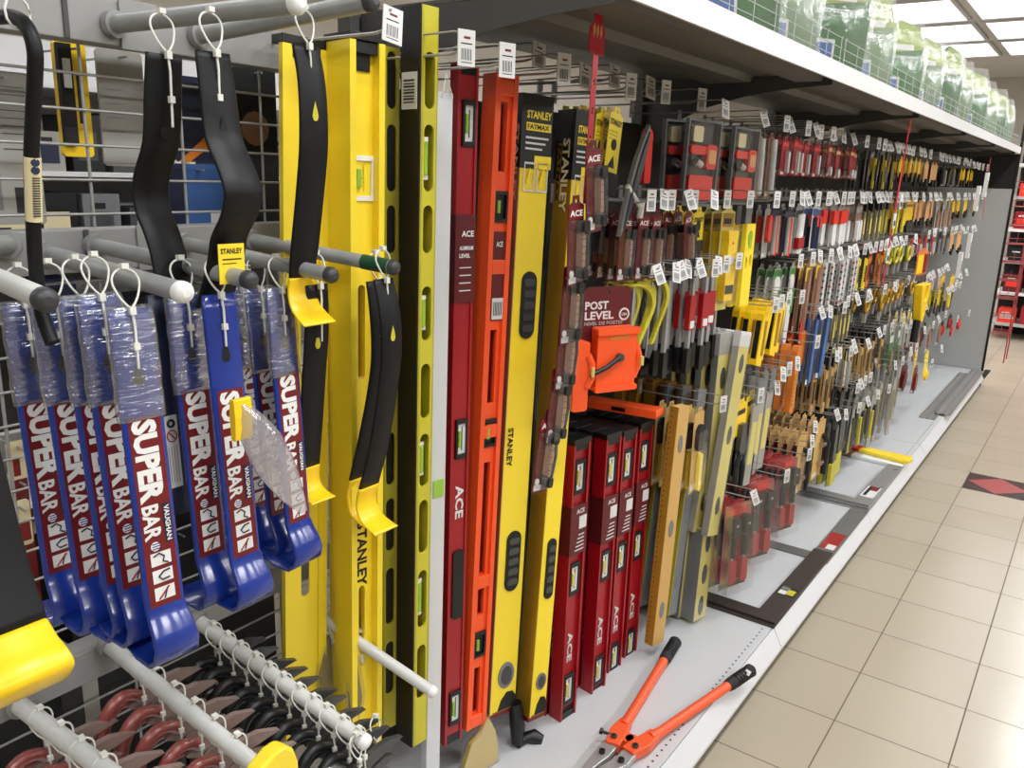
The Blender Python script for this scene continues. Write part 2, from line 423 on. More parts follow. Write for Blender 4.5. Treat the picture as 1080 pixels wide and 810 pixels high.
# ---------------------------------------------------------------- wire mesh panel of the near bay
t = thing('wire_mesh_panel', 'grey wire mesh back panel behind the blue and black pry bars', 'panel', (XB, -.02, 0))
mb = MB()
for k in range(9):
    y = -.1+k*.157; mb.tube([(0, y, .45), (0, y, 1.70)], .0026, 'wire', 5)
for k in range(26):
    z = 1.672-k*.0495; mb.tube([(.004, -.15, z), (.004, 1.19, z)], .0022, 'wire', 5)
mb.build('mesh', t)
for nm, z0, z1, x in (('top', 1.662, 1.722, .05), ('middle', 1.345, 1.406, .05), ('low', .70, .755, .05)):
    mb = MB(); mb.box(XB+.006, XB+x, -.2, 1.19, z0, z1, 'upright_grey')
    mb.box(XB+x, XB+x+.003, .62, .628, z0, z1, 'upright'); mb.box(XB+x, XB+x+.004, .70, .76, z0-.004, z1+.004, 'upright_grey')
    tag(mb.build('cross_rail', bevel=.002), f'grey steel cross rail, {nm} one of three on the wire mesh', 'rail', 'cross rails on the mesh')

# ---------------------------------------------------------------- camera, world
cd = bpy.data.cameras.new('camera'); cam = bpy.data.objects.new('camera', cd); C.objects.link(cam); sc.camera = cam
cd.sensor_width = 36; cd.lens = 36*F/1080; cd.clip_start = .02
mw = Matrix(((RX.x, RX.y, RX.z, 0), (RY.x, RY.y, RY.z, 0), (RZ.x, RZ.y, RZ.z, 0), (0, 0, 0, 1)))
mw.translation = CAM
cam.matrix_world = mw
w = bpy.data.worlds.new('world'); sc.world = w; w.use_nodes = True
w.node_tree.nodes['Background'].inputs[0].default_value = (.97, .98, 1, 1); w.node_tree.nodes['Background'].inputs[1].default_value = .3
sc.view_settings.view_transform = 'Standard'; sc.view_settings.look = 'None'; sc.view_settings.exposure = -0.12; sc.view_settings.gamma = 1
sc.view_settings.use_curve_mapping = False
sc.cycles.max_bounces = 8; sc.cycles.transparent_max_bounces = 24; sc.cycles.caustics_reflective = False; sc.cycles.caustics_refractive = False

# ================================================================= near bay: display arms and pry bars
mat('cap_dark', (58, 58, 60), 0.45)
def arm(b, t, xt, r, cap, label, band=None, m='tube', xb=-1.2):
    p0 = onX(b[0], b[1], xb); p1 = onX(t[0], t[1], xt); o = thing('display_peg', label, 'display peg', p0, group=None)
    d = p1-p0
    mb = MB(); mb.cyl((0, 0, 0), d, r, m, 16); mb.build('tube', o)
    fl = MB(); fl.cyl(Vector((-.0, 0, 0)), d.normalized()*.012, r*1.5, 'upright_grey', 16); fl.build('flange', o)
    if cap:
        e = MB(); u = d.normalized(); e.tube([d-u*.004, d+u*.004, d+u*.009, d+u*.011], [r*1.08, r*1.08, r*.85, r*.4], cap, 16); e.build('end_cap', o)
    if band:
        e = MB(); u = d.normalized(); e.cyl(d-u*.055, d-u*.006, r*1.06, band, 16); e.build('coloured_band', o)
    
    return p0, p1
ARM = {}
ARM['T1'] = arm((118, 26), (312, 4), -.86, .0125, 'white', 'topmost grey tube arm with white cap holding a curved black bar')
ARM['T2'] = arm((208, 38), (390, 2), -.86, .0125, 'cap_dark', 'topmost grey tube arm with dark cap beside the yellow levels')
ARM['A0'] = arm((8, 258), (-60, 262), -.95, .0125, None, 'short grey tube arm at the left end of the middle rail')
ARM['A1'] = arm((-75, 262), (47, 316), -.83, .0115, 'cap_dark', 'white tube arm with dark cap left of the blue bars', m='tube_white')
ARM['A2'] = arm((52, 268), (192, 308), -.86, .0120, 'white', 'grey tube arm with white cap carrying five wrapped blue bars')
ARM['A5'] = arm((98, 258), (262, 295), -.87, .0110, 'cap_dark', 'grey tube arm with dark cap behind the yellow tool card')
ARM['A3'] = arm((192, 256), (348, 290), -.90, .0110, 'cap_dark', 'grey tube arm with dark cap above the rightmost blue bars')
ARM['A4'] = arm((262, 252), (414, 282), -.92, .0115, 'cap_dark', 'grey tube arm with a dark green band near its tip', band='green_band')
ARM['B1'] = arm((18, 742), (175, 860), -.80, .0130, 'white', 'lowest white tube arm at the bottom corner with rusty red clamps', m='tube_white')
ARM['B2'] = arm((112, 678), (282, 818), -.84, .0125, 'white', 'white tube arm with film-wrapped red clamps below the blue bars', m='tube_white')
ARM['B3'] = arm((205, 652), (384, 782), -.86, .0125, 'white', 'white tube arm carrying a row of black clamps', m='tube_white')
ARM['B4'] = arm((302, 625), (455, 729), -.92, .0110, 'white', 'white tube arm reaching in front of the tall yellow level', m='tube_white')

def smooth(P, n=4):
    out = []
    for i in range(len(P)-1):
        a = P[max(0, i-1)]; b = P[i]; c = P[i+1]; d = P[min(len(P)-1, i+2)]
        for k in range(n):
            t = k/n; out.append(tuple(.5*(2*b[j]+(c[j]-a[j])*t+(2*a[j]-5*b[j]+4*c[j]-d[j])*t*t+(3*b[j]-a[j]-3*c[j]+d[j])*t**3) for j in range(len(b))))
    out.append(P[-1]); return out
def cable_tie(parent, hole, h, yf=-.006, r=.0155, tail=True):
    """white tie through the hole of a tool and round the arm at height h above its top"""
    mb = MB(); c = h
    mb.tube([(0, yf, hole), (0.001, yf-.001, -.02), (0, yf, .0)], .0016, 'nylon', 6)
    mb.tube(smooth([(0, yf, 0), (-r*.62, yf*.6, h*.42), (-r, 0, c), (-r*.72, .002, c+r*.72), (0, .003, c+r), (r*.72, .002, c+r*.72), (r, 0, c), (r*.62, yf*.6, h*.42), (0, yf, 0)], 3), .0014, 'nylon', 6)
    mb.box(-.0035, .0035, yf-.004, yf+.002, -.006, .003, 'nylon')
    mb.box(-.004, .004, -.004, .004, c+r, c+r+.006, 'nylon')
    if tail: mb.box(-.0035, .0035, yf-.004, yf+.001, hole*.62-.004, hole*.62+.004, 'nylon')
    return mb.build('cable_tie', parent)

def tear(cx, cz, w, h):
    return [(cx, cz+h*.5), (cx+w*.3, cz+h*.1), (cx+w*.5, cz-h*.25), (cx+w*.3, cz-h*.46), (cx, cz-h*.5), (cx-w*.3, cz-h*.46), (cx-w*.5, cz-h*.25), (cx-w*.3, cz+h*.1)]

def super_bar(wrapped):
    def mk():
        t = thing('pry_bar', 'x', 'pry bar'); W = .051; th = .007
        b = MB()
        b.strap([(0, 0, .92), (0, -.02, 1), (0, -.28, .96), (0, -.358, .96), (-.006, -.374, 1), (-.015, -.390, 1.06), (-.020, -.406, 1.1), (-.014, -.421, 1.14), (.0, -.430, 1.16), (.028, -.428, 1.18, .7), (.054, -.416, 1.2, .3)], W, th, 'blue')
        b.add([(x, -th/2-.0005, z) for x, z in tear(0, -.074, .014, .03)], [tuple(range(7, -1, -1))], 'black')
        b.build('blade', t)
        s = MB(); f = -th/2-.0006; W2 = .0195
        s.add([(-W2, f, -.125), (W2, f, -.125), (W2, f, -.358), (-W2, f, -.358)], [(0, 3, 2, 1)], 'sticker_red')
        f -= .0005
        put_text(s, 'SUPER', .0300, 'white', -.0015, -.128, f, length=.100, down=True, bold=.05)
        put_text(s, 'BAR', .0205, 'white', -.0060, -.231, f, length=.043, down=True, bold=.03)
        s.add([(.0085, f, -.233), (.0185, f, -.233), (.0185, f, -.281), (.0085, f, -.281)], [(0, 3, 2, 1)], 'navy')
        put_text(s, 'VAUGHAN', .0065, 'white', .0135, -.235, f-.0004, length=.044, down=True, bold=.03)
        s.add([(x, f, z) for x, z in circ(-.005, -.2825, .0058, 12)], [tuple(range(11, -1, -1))], 'white')
        for q in (-.003, 0, .003): s.box(-.009, .001, f-.0004, f-.0002, -.2825+q-.0006, -.2825+q+.0006, 'blue')
        for k in range(3):
            z = -.2905-k*.0218; h = .0165
            s.add([(-.0125, f, z), (.0125, f, z), (.0125, f, z-h), (-.0125, f, z-h)], [(0, 3, 2, 1)], 'white')
            zz = z-h/2; pts = {0: [(-.009, .004), (-.002, .007), (.004, .002), (.002, -.004), (.008, -.007)], 1: [(.009, .006), (.001, .005), (-.005, 0), (-.001, -.005), (.008, -.004)], 2: [(-.008, -.007), (.006, .007)]}[k]
            s.tube([(a, f-.0004, zz+c) for a, c in pts], .0011, 'navy' if k < 2 else 'red', 5)
            if k == 2: s.tube([(-.001, f-.0004, zz-.007), (.004, f-.0004, zz+.006)], .0009, 'navy', 5)
        s.build('sticker', t)
        if wrapped:
            wmb = MB(); n = 9
            wmb.strap([(0, .003, .9)] + [(random.uniform(-.0015, .0015), -.004-.014*k, 1+random.uniform(-.02, .03)) for k in range(n)] + [(0, -.128, 1.0)], W*1.1, th+.005, 'wrap')
            wmb.build('plastic_wrap', t)
        cable_tie(t, -.068, .030)
        return t
    return mk
# px of the top centre, plane x, wrapped, tilt, label
SB = [((24, 320), -1.10, 1, 'blue pry bar with red lettered sticker, farthest left of the wrapped blue bars'),
      ((56, 317), -1.04, 1, 'blue film-wrapped pry bar, second from the left end of its row'),
      ((84, 314), -.985, 1, 'blue film-wrapped pry bar mostly hidden, third from the left end of its row'),
      ((104, 312), -.945, 1, 'blue film-wrapped pry bar just behind the front bar under the white cap'),
      ((136, 326), -.890, 1, 'front blue film-wrapped pry bar hanging under the white-capped arm'),
      ((194, 311), -.965, 1, 'blue film-wrapped pry bar directly left of the unwrapped blue bar'),
      ((230, 310), -.925, 0, 'unwrapped blue pry bar with full red sticker beside the clear plastic bag'),
      ((253, 304), -1.10, 1, 'blue film-wrapped pry bar half hidden just right of the unwrapped one'),
      ((272, 304), -1.04, 1, 'blue film-wrapped pry bar second from the right end of the blue bars'),
      ((294, 305), -.975, 1, 'blue film-wrapped pry bar at the right end of the blue bars, below the dark-capped arm')]
for (p, X, wr, lab) in SB:
    spawn('super%d' % wr, super_bar(wr), onX(p[0], p[1], X), rz=90+random.uniform(-4, 4), tilt=-4.5+random.uniform(-1, 1), label=lab, group='blue pry bars')

def bar_path(cs, Y, X0, z0): 
    out = []
    for c in cs:
        p = onY(c[0], c[1], Y); q = (-(p.x-X0), p.z-z0) + tuple(c[2:]); out.append(q)
    return out
def smooth(P, n=4):
    out = []
    for i in range(len(P)-1):
        a = P[max(0, i-1)]; b = P[i]; c = P[i+1]; d = P[min(len(P)-1, i+2)]
        for k in range(n):
            t = k/n; out.append(tuple(.5*(2*b[j]+(c[j]-a[j])*t+(2*a[j]-5*b[j]+4*c[j]-d[j])*t*t+(3*b[j]-a[j]-3*c[j]+d[j])*t**3) for j in range(len(b))))
    out.append(P[-1]); return out
def black_bar(label, X0, black, yellow, w=.05, th=.006, tie=True, hc='yellow_olive', hole=-.085, h=.03):
    p = onX(black[0][0], black[0][1], X0)
    t = thing('pry_bar', label, 'pry bar', p, (0, 0, math.radians(90)), group='black pry bars')
    B = smooth([c if len(c) > 2 else c + (1.0,) for c in bar_path(black, p.y, p.x, p.z)])
    mb = MB(); mb.strap(B, w, th, 'bar_black')
    if hole:
        # slot follows the bar face at that height
        k = min(range(len(B)), key=lambda i: abs(B[i][1]-hole)); yy = B[k][0]-th/2-.001
        mb.add([(x, yy-(z-hole)*0, z) for x, z in tear(0, hole, .011, .026)], [tuple(range(7, -1, -1))], hc)
    mb.build('blade', t)
    if yellow:
        Yp = smooth([c if len(c) > 2 else c + (1.0,) for c in bar_path(yellow, p.y, p.x, p.z)])
        Yp = [q + (1.15 - .9*i/len(Yp),) for i, q in enumerate(Yp)]
        e = MB(); e.strap(Yp, w, th*1.1, 'yellow_rich'); e.build('painted_tip', t)
    if tie: cable_tie(t, hole or -.08, h, yf=-.008)
    return t, p
K1, _ = black_bar('black flat pry bar with a gentle bend, hung from the top by a white tie', -.97,
          [(173, 57, .95), (172, 100), (170, 150), (161, 182), (159, 205), (163, 226), (171, 246), (178, 270), (184, 305)], None, w=.05, hc='black')
K2, p2 = black_bar('black flat pry bar bowed outward with a white cable tie through its slot', -.93,
          [(224, 55, .9), (230, 100, .95), (236, 145), (250, 180, 1.02), (257, 204, 1.04), (252, 228), (242, 250), (238, 275), (226, 322)], None, w=.054, hc='black')
yc = MB(); yc.box(-.019, .019, -.0012, 0, -.05, 0, 'yellow'); put_text(yc, 'STANLEY', .007, 'black', -.016, -.009, -.0016, length=.032); yc.box(-.014, .014, -.0016, -.0013, -.020, -.0185, 'black'); yc.box(-.014, .006, -.0016, -.0013, -.025, -.0240, 'black')
pc = onX(243, 257, -.90); o = yc.build('tool_card', loc=pc, rot=(0, 0, math.radians(90))); tag(o, 'small yellow tool card lying against a black bar above the blue bars', 'card')
black_bar('black pry bar with flared yellow tip in front of the pale yellow levels', -.93,
          [(322, 48, .92), (329, 90, .95), (331, 150), (327, 205), (321, 265), (318, 292, .9)], [(318, 292, .9), (318, 308, 1.0), (324, 326, 1.12), (338, 342, 1.2)], w=.050)
black_bar('black pry bar hanging below the flared yellow tip', -.95,
          [(334, 300, .9), (334, 350), (331, 400), (328, 450), (325, 492)], [(325, 492), (325, 508, 1.), (331, 520, 1.), (342, 528, 1.05)], w=.046)
black_bar('black pry bar with yellow tip, rear one of two under the green-banded arm', -.99,
          [(396, 296, .92), (401, 335), (402, 375), (397, 415), (387, 465), (378, 503)], [(378, 503), (375, 520), (380, 540), (396, 553, 1.1)], w=.046)
black_bar('black pry bar with broad yellow tip, front one of two under green-banded arm', -.93,
          [(404, 294, .92), (411, 330), (413, 370), (409, 410), (400, 468), (389, 512)], [(389, 512), (386, 530, 1.02), (392, 546, 1.08), (408, 560, 1.2)], w=.046)
black_bar('large black pry bar with bright yellow curled foot in the bottom corner', -.76,
          [(-62, 380), (-48, 450), (-28, 530), (-8, 605), (12, 668)], [(12, 668), (24, 688), (34, 704, 1.05), (38, 718, 1.08), (28, 732, 1.1), (6, 741, 1.1), (-20, 743, 1.1)], w=.058, tie=False, hole=None)

# safety-labelled bar turned away between the blue bars
t = thing('pry_bar', 'dark blue pry bar turned away, showing a narrow white safety label', 'pry bar', onX(170, 335, -.99), (math.radians(-3), 0, math.radians(90)), 'blue pry bars')
mb = MB(); mb.strap([(0, .03, .9), (0, 0, 1), (0, -.22, .95), (0, -.27, 1)], .042, .007, 'navy'); mb.build('blade', t)
mb = MB(); mb.box(-.015, .004, -.0052, -.0044, -.23, -.13, 'paper'); mb.tube([(-.0055+.007*math.cos(a*.5), -.006, -.158+.008*math.sin(a*.5)) for a in range(14)], .0009, 'red', 5)
mb.tube([(-.0105, -.006, -.152), (-.0005, -.006, -.164)], .0009, 'red', 5); mb.tube([(-.0055+.0045*math.cos(a*.5), -.006, -.141+.0045*math.sin(a*.5)) for a in range(14)], .0018, 'black', 5)
for q in range(4): mb.box(-.012+q*.004, -.0115+q*.004, -.0056, -.0053, -.222, -.172, 'sticker_red')
mb.build('safety_label', t)

# round wrecking bar at the far left
p = onX(36, 70, -.90)
t = thing('wrecking_bar', 'round black wrecking bar with a hooked top and a cream warning label', 'wrecking bar', p)
pts = [onY(a, b, p.y)-p for a, b in [(-30, 22), (0, 18), (14, 18), (25, 24), (33, 38), (37, 56), (37, 75), (35, 120), (33, 170), (35, 235), (38, 285), (44, 330), (55, 362)]]
mb = MB(); mb.tube(smooth([tuple(q) for q in pts], 3), .0075, 'bar_black', 12); mb.build('shaft', t)
a, b = onY(34.2, 166, p.y)-p, onY(36, 233, p.y)-p; mb = MB(); mb.tube([a, b], .0083, 'cream', 12)
for q in range(16):
    c = a.lerp(b, .32+q*.04); mb.box(c.x+.0078, c.x+.0088, c.y-.0045, c.y+.0030, c.z-.0006, c.z+.0006, 'barcode')
for q in (.08, .2):
    c = a.lerp(b, q); mb.cyl((c.x+.006, c.y-.001, c.z), (c.x+.0088, c.y-.001, c.z), .0042, 'navy', 10)
mb.build('warning_label', t)
mb = MB(); c = onY(19, 18, p.y)-p; mb.tube([c+Vector((.0, .012*math.cos(k*.6), .004+.016*math.sin(k*.6))) for k in range(12)], .0014, 'nylon', 6); mb.build('cable_tie', t)

# clear plastic bag with a yellow tip inside
p0 = onX(250, 424, -.86); p1 = onX(322, 540, -.84)
t = thing('plastic_bag', 'crumpled clear plastic bag round a yellow tool tip, hanging before the blue bars', 'bag', p0)
d = p1-p0; mb = MB(); n = 10
rad = [.006, .014, .020, .024, .026, .026, .025, .022, .018, .012, .004]
rings = []
for i in range(n+1):
    c = d*(i/n); r = rad[i]
    rings.append([c + Vector((.35*r*math.cos(a)+random.uniform(-.002, .002), r*math.sin(a)*.9, r*math.sin(a)*.62)) for a in [2*math.pi*k/10 for k in range(10)]])
mb.add([q for R_ in rings for q in R_], [(i*10+k, i*10+(k+1) % 10, i*10+10+(k+1) % 10, i*10+10+k) for i in range(n) for k in range(10)], 'crinkled', True); mb.build('film', t)
mb = MB(); mb.prism([(-.004, .004), (.004, .004), (.006, -.02), (.004, -.05), (-.004, -.05), (-.006, -.02)], -.008, .018, 'yellow_rich'); mb.build('tool_tip', t, bevel=.002)

# ---------------------------------------------------------------- clamps on the low arms
def clamp(body, jaw, wrap):
    def mk():
        t = thing('spring_clamp', 'x', 'clamp'); mb = MB()
        O = smooth([(.006, -.038), (-.010, -.022), (-.034, -.018), (-.056, -.036), (-.068, -.07), (-.072, -.12), (-.070, -.18), (-.062, -.24)], 3)
        mb.tube([(x, 0, z) for x, z in O], [.007]+[.0095]*(len(O)-2)+[.007], body, 10); mb.build('handle', t)
        mb = MB(); mb.tube([(x*.80-.002, .010, z*.92-.020) for x, z in O], [.006]+[.008]*(len(O)-2)+[.006], body, 10); mb.build('rear_handle', t)
        j = MB(); j.prism([(-.02, -.040), (.010, -.022), (.036, -.014), (.070, -.016), (.108, -.032), (.070, -.036), (.030, -.040), (.0, -.052)], -.005, .005, jaw); j.build('jaw', t, bevel=.0015)
        j = MB(); j.prism([(-.01, -.066), (.015, -.050), (.058, -.046), (.086, -.056), (.056, -.064), (.02, -.070)], -.004, .007, jaw); j.build('lower_jaw', t, bevel=.0015)
        cable_tie(t, -.045, .030, yf=-.012, r=.016)
        return t
    return mk
def along(A, f): a, b = ARM[A]; return a.lerp(b, f)
for i in range(11):
    f = .97-.085*i; p = along('B3', f)
    spawn('clamp_black', clamp('black', 'steel_dark', 0), p+Vector((0, 0, -.030)), rz=90+random.uniform(-7, 3), tilt=random.uniform(-4, 4), label=f'black spring clamp with dark grey jaws, {ORD[i]} from the tip of its white arm', group='black spring clamps')
for i in range(6):
    f = .80-.125*i; p = along('B2', f)
    spawn('clamp_red', clamp('pinkred_wrap', 'jaw_wrapped', 1), p+Vector((0, .008, -.032)), rz=90+random.uniform(-8, 3), tilt=random.uniform(-4, 4), label=f'film-wrapped dull red spring clamp, {ORD[i]} from the tip of the arm under the blue bars', group='film-wrapped red spring clamps')
for i in range(4):
    p = along('B1', .62-.15*i)
    spawn('clamp_red', None, p+Vector((0, .004, -.032)), rz=90+random.uniform(-8, 3), tilt=random.uniform(-4, 4), label=f'dull red wrapped clamp, {ORD[i]} on the lowest arm beside the yellow foot', group='red clamps on the lowest arm')
# two film-wrapped trowel shaped blades hanging from the right hand arm
def leaf():
    t = thing('wrapped_trowel', 'x', 'trowel'); mb = MB()
    mb.prism([(-.004, 0), (.010, -.02), (.022, -.055), (.018, -.10), (0, -.135), (-.014, -.12), (-.022, -.07), (-.016, -.025)], -.003, .003, 'olive_grey'); mb.build('blade', t)
    mb = MB(); mb.prism([(-.008, .004), (.014, -.018), (.027, -.055), (.022, -.104), (0, -.142), (-.019, -.124), (-.027, -.07), (-.021, -.022)], -.006, .006, 'film'); mb.build('plastic_wrap', t, bevel=.002)
    cable_tie(t, -.015, .03, yf=-.008, r=.014); return t
for f, lab in ((.30, 'grey blade in clear film at the root of the right-hand arm'), (.50, 'grey blade in clear film hanging midway before the yellow level'), (.86, 'small clear-wrapped blade by the tip of the black clamps arm')):
    p = along('B4', f) if f < .8 else onX(394, 768, -.90)
    spawn('leaf', leaf, p+Vector((0, 0, -.028)), rz=100, roll=12, tilt=-3, label=lab, group='wrapped trowels')
# yellow handled tool and a grey wrapped roll at the bottom edge
p = onX(282, 796, -.74)
t = thing('hand_saw', 'yellow rounded tool handle rising at the bottom edge below the clamps', 'saw', p, (0, 0, math.radians(95)))
mb = MB(); mb.plate([(-.038, -.07), (-.034, -.02), (-.022, -.004), (.0, .004), (.022, .003), (.033, -.008), (.040, -.03), (.044, -.09), (.0, -.14), (-.03, -.12)], [oval(.004, -.065, .022, .05)], -.012, .012, 'yellow'); mb.build('handle', t, bevel=.004)
mb = MB(); mb.prism([(-.03, -.11), (.02, -.12), (.05, -.26), (.03, -.26)], -.001, .001, 'steel'); mb.build('blade', t)
p = onX(376, 800, -.86)
t = thing('wrapped_roll', 'grey roll in crinkled clear film hanging at the bottom edge', 'roll', p, (0, 0, math.radians(90)))
mb = MB(); mb.tube([(-.03, -.02, -.035), (-.03, .05, -.035)], .022, 'grey_plastic', 16); mb.build('core', t)
mb = MB(); mb.tube([(-.03, -.024, -.035), (-.03, .01, -.035), (-.03, .055, -.035)], [.024, .028, .024], 'film', 14); mb.build('plastic_wrap', t); cable_tie(t, -.012, .03, r=.014)

# ---------------------------------------------------------------- goods of the next aisle seen through the mesh
def card(name, cat, label, pxs, X, m, extra=None, d=.004):
    """flat pack with four corner pixels given as x0,y0,x1,y1"""
    a = onX(pxs[0], pxs[1], X); b = onX(pxs[2], pxs[3], X); w = b.y-a.y; h = a.z-b.z
    t = thing(name, label, cat, (X, a.y, b.z), (0, 0, math.radians(90)))
    mb = MB(); mb.bbox(0, w, 0, d, 0, h, min(.004, w*.1), m); 
    if extra: extra(mb, w, h)
    mb.build('pack', t)
    hk = MB(); hk.tube([(w/2, -.02, h-.01), (w/2, .10, h-.008)], .002, 'wire', 6); hk.build('hang_tab', t)
    return t
def printed(mb, w, h):
    for q in range(9): mb.box(w*.45, w*.85, -.001, 0, h*(.9-q*.05), h*(.905-q*.05), 'steel_dark')
    mb.box(w*.55, w*.8, -.001, 0, h*.08, h*.25, 'barcode'); mb.box(w*.1, w*.35, -.001, 0, h*.1, h*.4, 'grey_plastic')
card('tool_pack', 'pack', 'grey printed back of a large pack behind the mesh at the left edge', (-40, 70, 50, 236), -1.32, 'card_grey', printed)
card('tool_pack', 'pack', 'plain grey pack hanging behind the mesh left of the bent black bar', (100, 50, 158, 176), -1.31, 'card_grey', lambda mb, w, h: [mb.box(w*.12, w*.5, -.001, 0, h*(.3+.12*q), h*(.304+.12*q), 'grey_plastic') for q in range(5)])
def yb(mb, w, h):
    mb.box(w*.0, w*.42, -.01, 0, h*.1, h*.98, 'black_matte'); mb.box(w*.62, w*.78, -.0015, 0, h*.3, h*.72, 'black'); mb.box(w*.1, w*.34, -.012, -.01, h*.6, h*.85, 'paper')
card('tool_pack', 'pack', 'yellow and black tool pack behind the mesh beside the wrecking bar', (56, 42, 100, 166), -1.31, 'yellow_rich', yb, .01)
card('tool_pack', 'pack', 'dark navy pack with orange flash behind the mesh between two black bars', (180, 78, 240, 172), -1.33, 'navy', lambda mb, w, h: mb.prism([(w*.05, 0), (w*.25, 0), (w*.9, h*.3), (w*.9, h*.5)], -.001, 0, 'orange_dull'))
card('tool_pack', 'pack', 'light blue glossy pack low behind the mesh above the middle rail', (176, 172, 240, 240), -1.33, 'blue_pack', lambda mb, w, h: [mb.box(w*.0, w*.28, -.001, 0, 0, h, 'navy'), mb.box(w*.7, w*.98, -.0012, 0, h*.03, h*.25, 'paper')])
card('tool_pack', 'pack', 'dark pack behind the mesh right of the outward bowed bar', (246, 68, 296, 236), -1.33, 'black_matte', lambda mb, w, h: [mb.prism(circ(w*.45, h*.62, w*.34), -.001, 0, 'card_brown'), mb.box(w*.1, w*.6, -.001, 0, h*.05, h*.16, 'navy')])
card('price_card', 'card', 'cream and red price card behind the mesh at the lower left', (6, 468, 34, 502), -1.28, 'cream', lambda mb, w, h: mb.box(w*.2, w*.5, -.001, 0, h*.1, h*.6, 'red_dark'))
card('price_card', 'card', 'second cream and red price card just below the first at the left edge', (8, 532, 36, 572), -1.28, 'cream', lambda mb, w, h: mb.box(w*.2, w*.9, -.001, 0, h*.1, h*.5, 'red_dark'))
card('tool_pack', 'pack', 'dark hanging pack low behind the mesh left of the blue bars', (-30, 300, 30, 450), -1.34, 'back_dark')
card('tool_pack', 'pack', 'red printed pack low behind the mesh beneath the price cards', (12, 505, 45, 640), -1.40, 'red_dark', printed)
card('tool_pack', 'pack', 'black square pack low behind the mesh between the red clamps and the yellow foot', (60, 690, 112, 800), -1.31, 'back_dark', lambda mb, w, h: mb.box(w*.55, w*.98, -.001, 0, h*.02, h*.85, 'card_grey'))
card('tool_pack', 'pack', 'wide dark sheet added as shade behind the mesh below the blue bars', (70, 600, 290, 675), -1.38, 'black_matte')  # dark sheet added to deepen the gloom behind the mesh
card('tool_pack', 'pack', 'wide dark sheet added as shade behind the mesh back of the blue bars', (40, 340, 300, 600), -1.45, 'back_dark')  # added dark backing that hides the bright shelving behind the bars
card('tool_pack', 'pack', 'broad dark sheet added as shade low behind the mesh at the bottom left corner', (-80, 600, 300, 880), -1.46, 'black_matte')  # dark sheet added so the low corner reads as shade
# shelving across the next aisle
t = thing('shelving_unit', 'white shelving across the next aisle seen through the mesh', 'shelf', (-3.4, -1, 0))
mb = MB(); mb.box(-.5, -.48, 0, 6, 0, 2.0, 'shelf_white'); mb.build('back', t)
for k in range(6):
    mb = MB(); mb.box(-.48, 0, 0, 6, .12+k*.33, .14+k*.33, 'shelf_white'); mb.build('shelf_board', t, bevel=.002)
cols = ['paper', 'cream', 'black', 'grey_plastic', 'steel_dark', 'paper', 'navy', 'card_grey', 'black', 'upright']
nb = 0
for k in range(5):
    y = .9 if k > 1 else 3.0
    while y < 3.6:
        w_ = random.uniform(.10, .2); h_ = random.uniform(.12, .26)
        if k in (2, 3, 4):
            bm_ = MB(); cm = cols[nb % 10]; bm_.box(0, .22, 0, w_, 0, h_, cm); bm_.box(.2205, .2212, w_*.15, w_*.8, h_*.2, h_*.7, cols[(nb*3+5) % 10]); bm_.box(.2205, .2214, w_*.2, w_*.6, h_*.75, h_*.85, 'black')
            o = bm_.build('carton', loc=(-3.65, -1+y+.2, .14+k*.33), bevel=.002); tag(o, f'{["white", "cream", "black", "grey", "dark grey", "white", "navy", "pale grey", "black", "charcoal"][nb % 10]} carton across the next aisle on board {k+1}, about {int(y*10)} hand-widths along', 'box', 'cartons across the next aisle')
        nb += 1; y += w_+random.uniform(.01, .05)

# ================================================================= hooks with price tags
def hook(length, kind=0):
    def mk():
        t = thing('display_hook', 'x', 'hook'); L = length
        mb = MB()
        mb.tube([(0, L, 0), (0, .03, 0), (0, .012, .003), (0, .0, .014)], .0024, 'wire', 6)
        mb.tube([(0, L, .030), (0, .02, .034), (0, -.004, .030)], .0018, 'wire', 5)
        mb.box(-.012, .012, L-.003, L, -.012, .04, 'wire'); mb.build('prong', t)
        g = MB(); z0, z1 = (.036, -.010)
        a = -.006 if kind == 0 else -.004
        g.prism([(-.0145, -.018), (.0145, -.018), (.0145, .030), (-.0145, .030)], -.0075, -.0055, 'paper')
        for q in range(7): g.box(-.009+q*.0026, -.0078+q*.0026-(q % 2)*.0004, -.0079, -.0077, -.010, .005, 'barcode')
        g.box(-.009, .009, -.0079, -.0077, -.0135, -.0125, 'barcode'); g.box(-.005, .006, -.0079, -.0077, .018, .021, 'sticker_red'); g.box(-.010, .009, -.0079, -.0077, .011, .0125, 'barcode')
        tg = g.build('price_tag', t)
        if kind: tg.rotation_euler = (math.radians(-16), math.radians(-14 if kind == 1 else 12), math.radians(-18))
        else: tg.rotation_euler = (0, 0, math.radians(-16))
        tg.scale = (1.15, 1.15, 1.15)
        return t
    return mk
NH = [0]
def put_hook(p, kind, label, group, length=.34, scale=1, rz=90):
    NH[0] += 1
    return spawn('hook%d_%d' % (kind, int(length*100)), hook(length, kind), p, rz=rz, label=label, group=group, scale=scale)

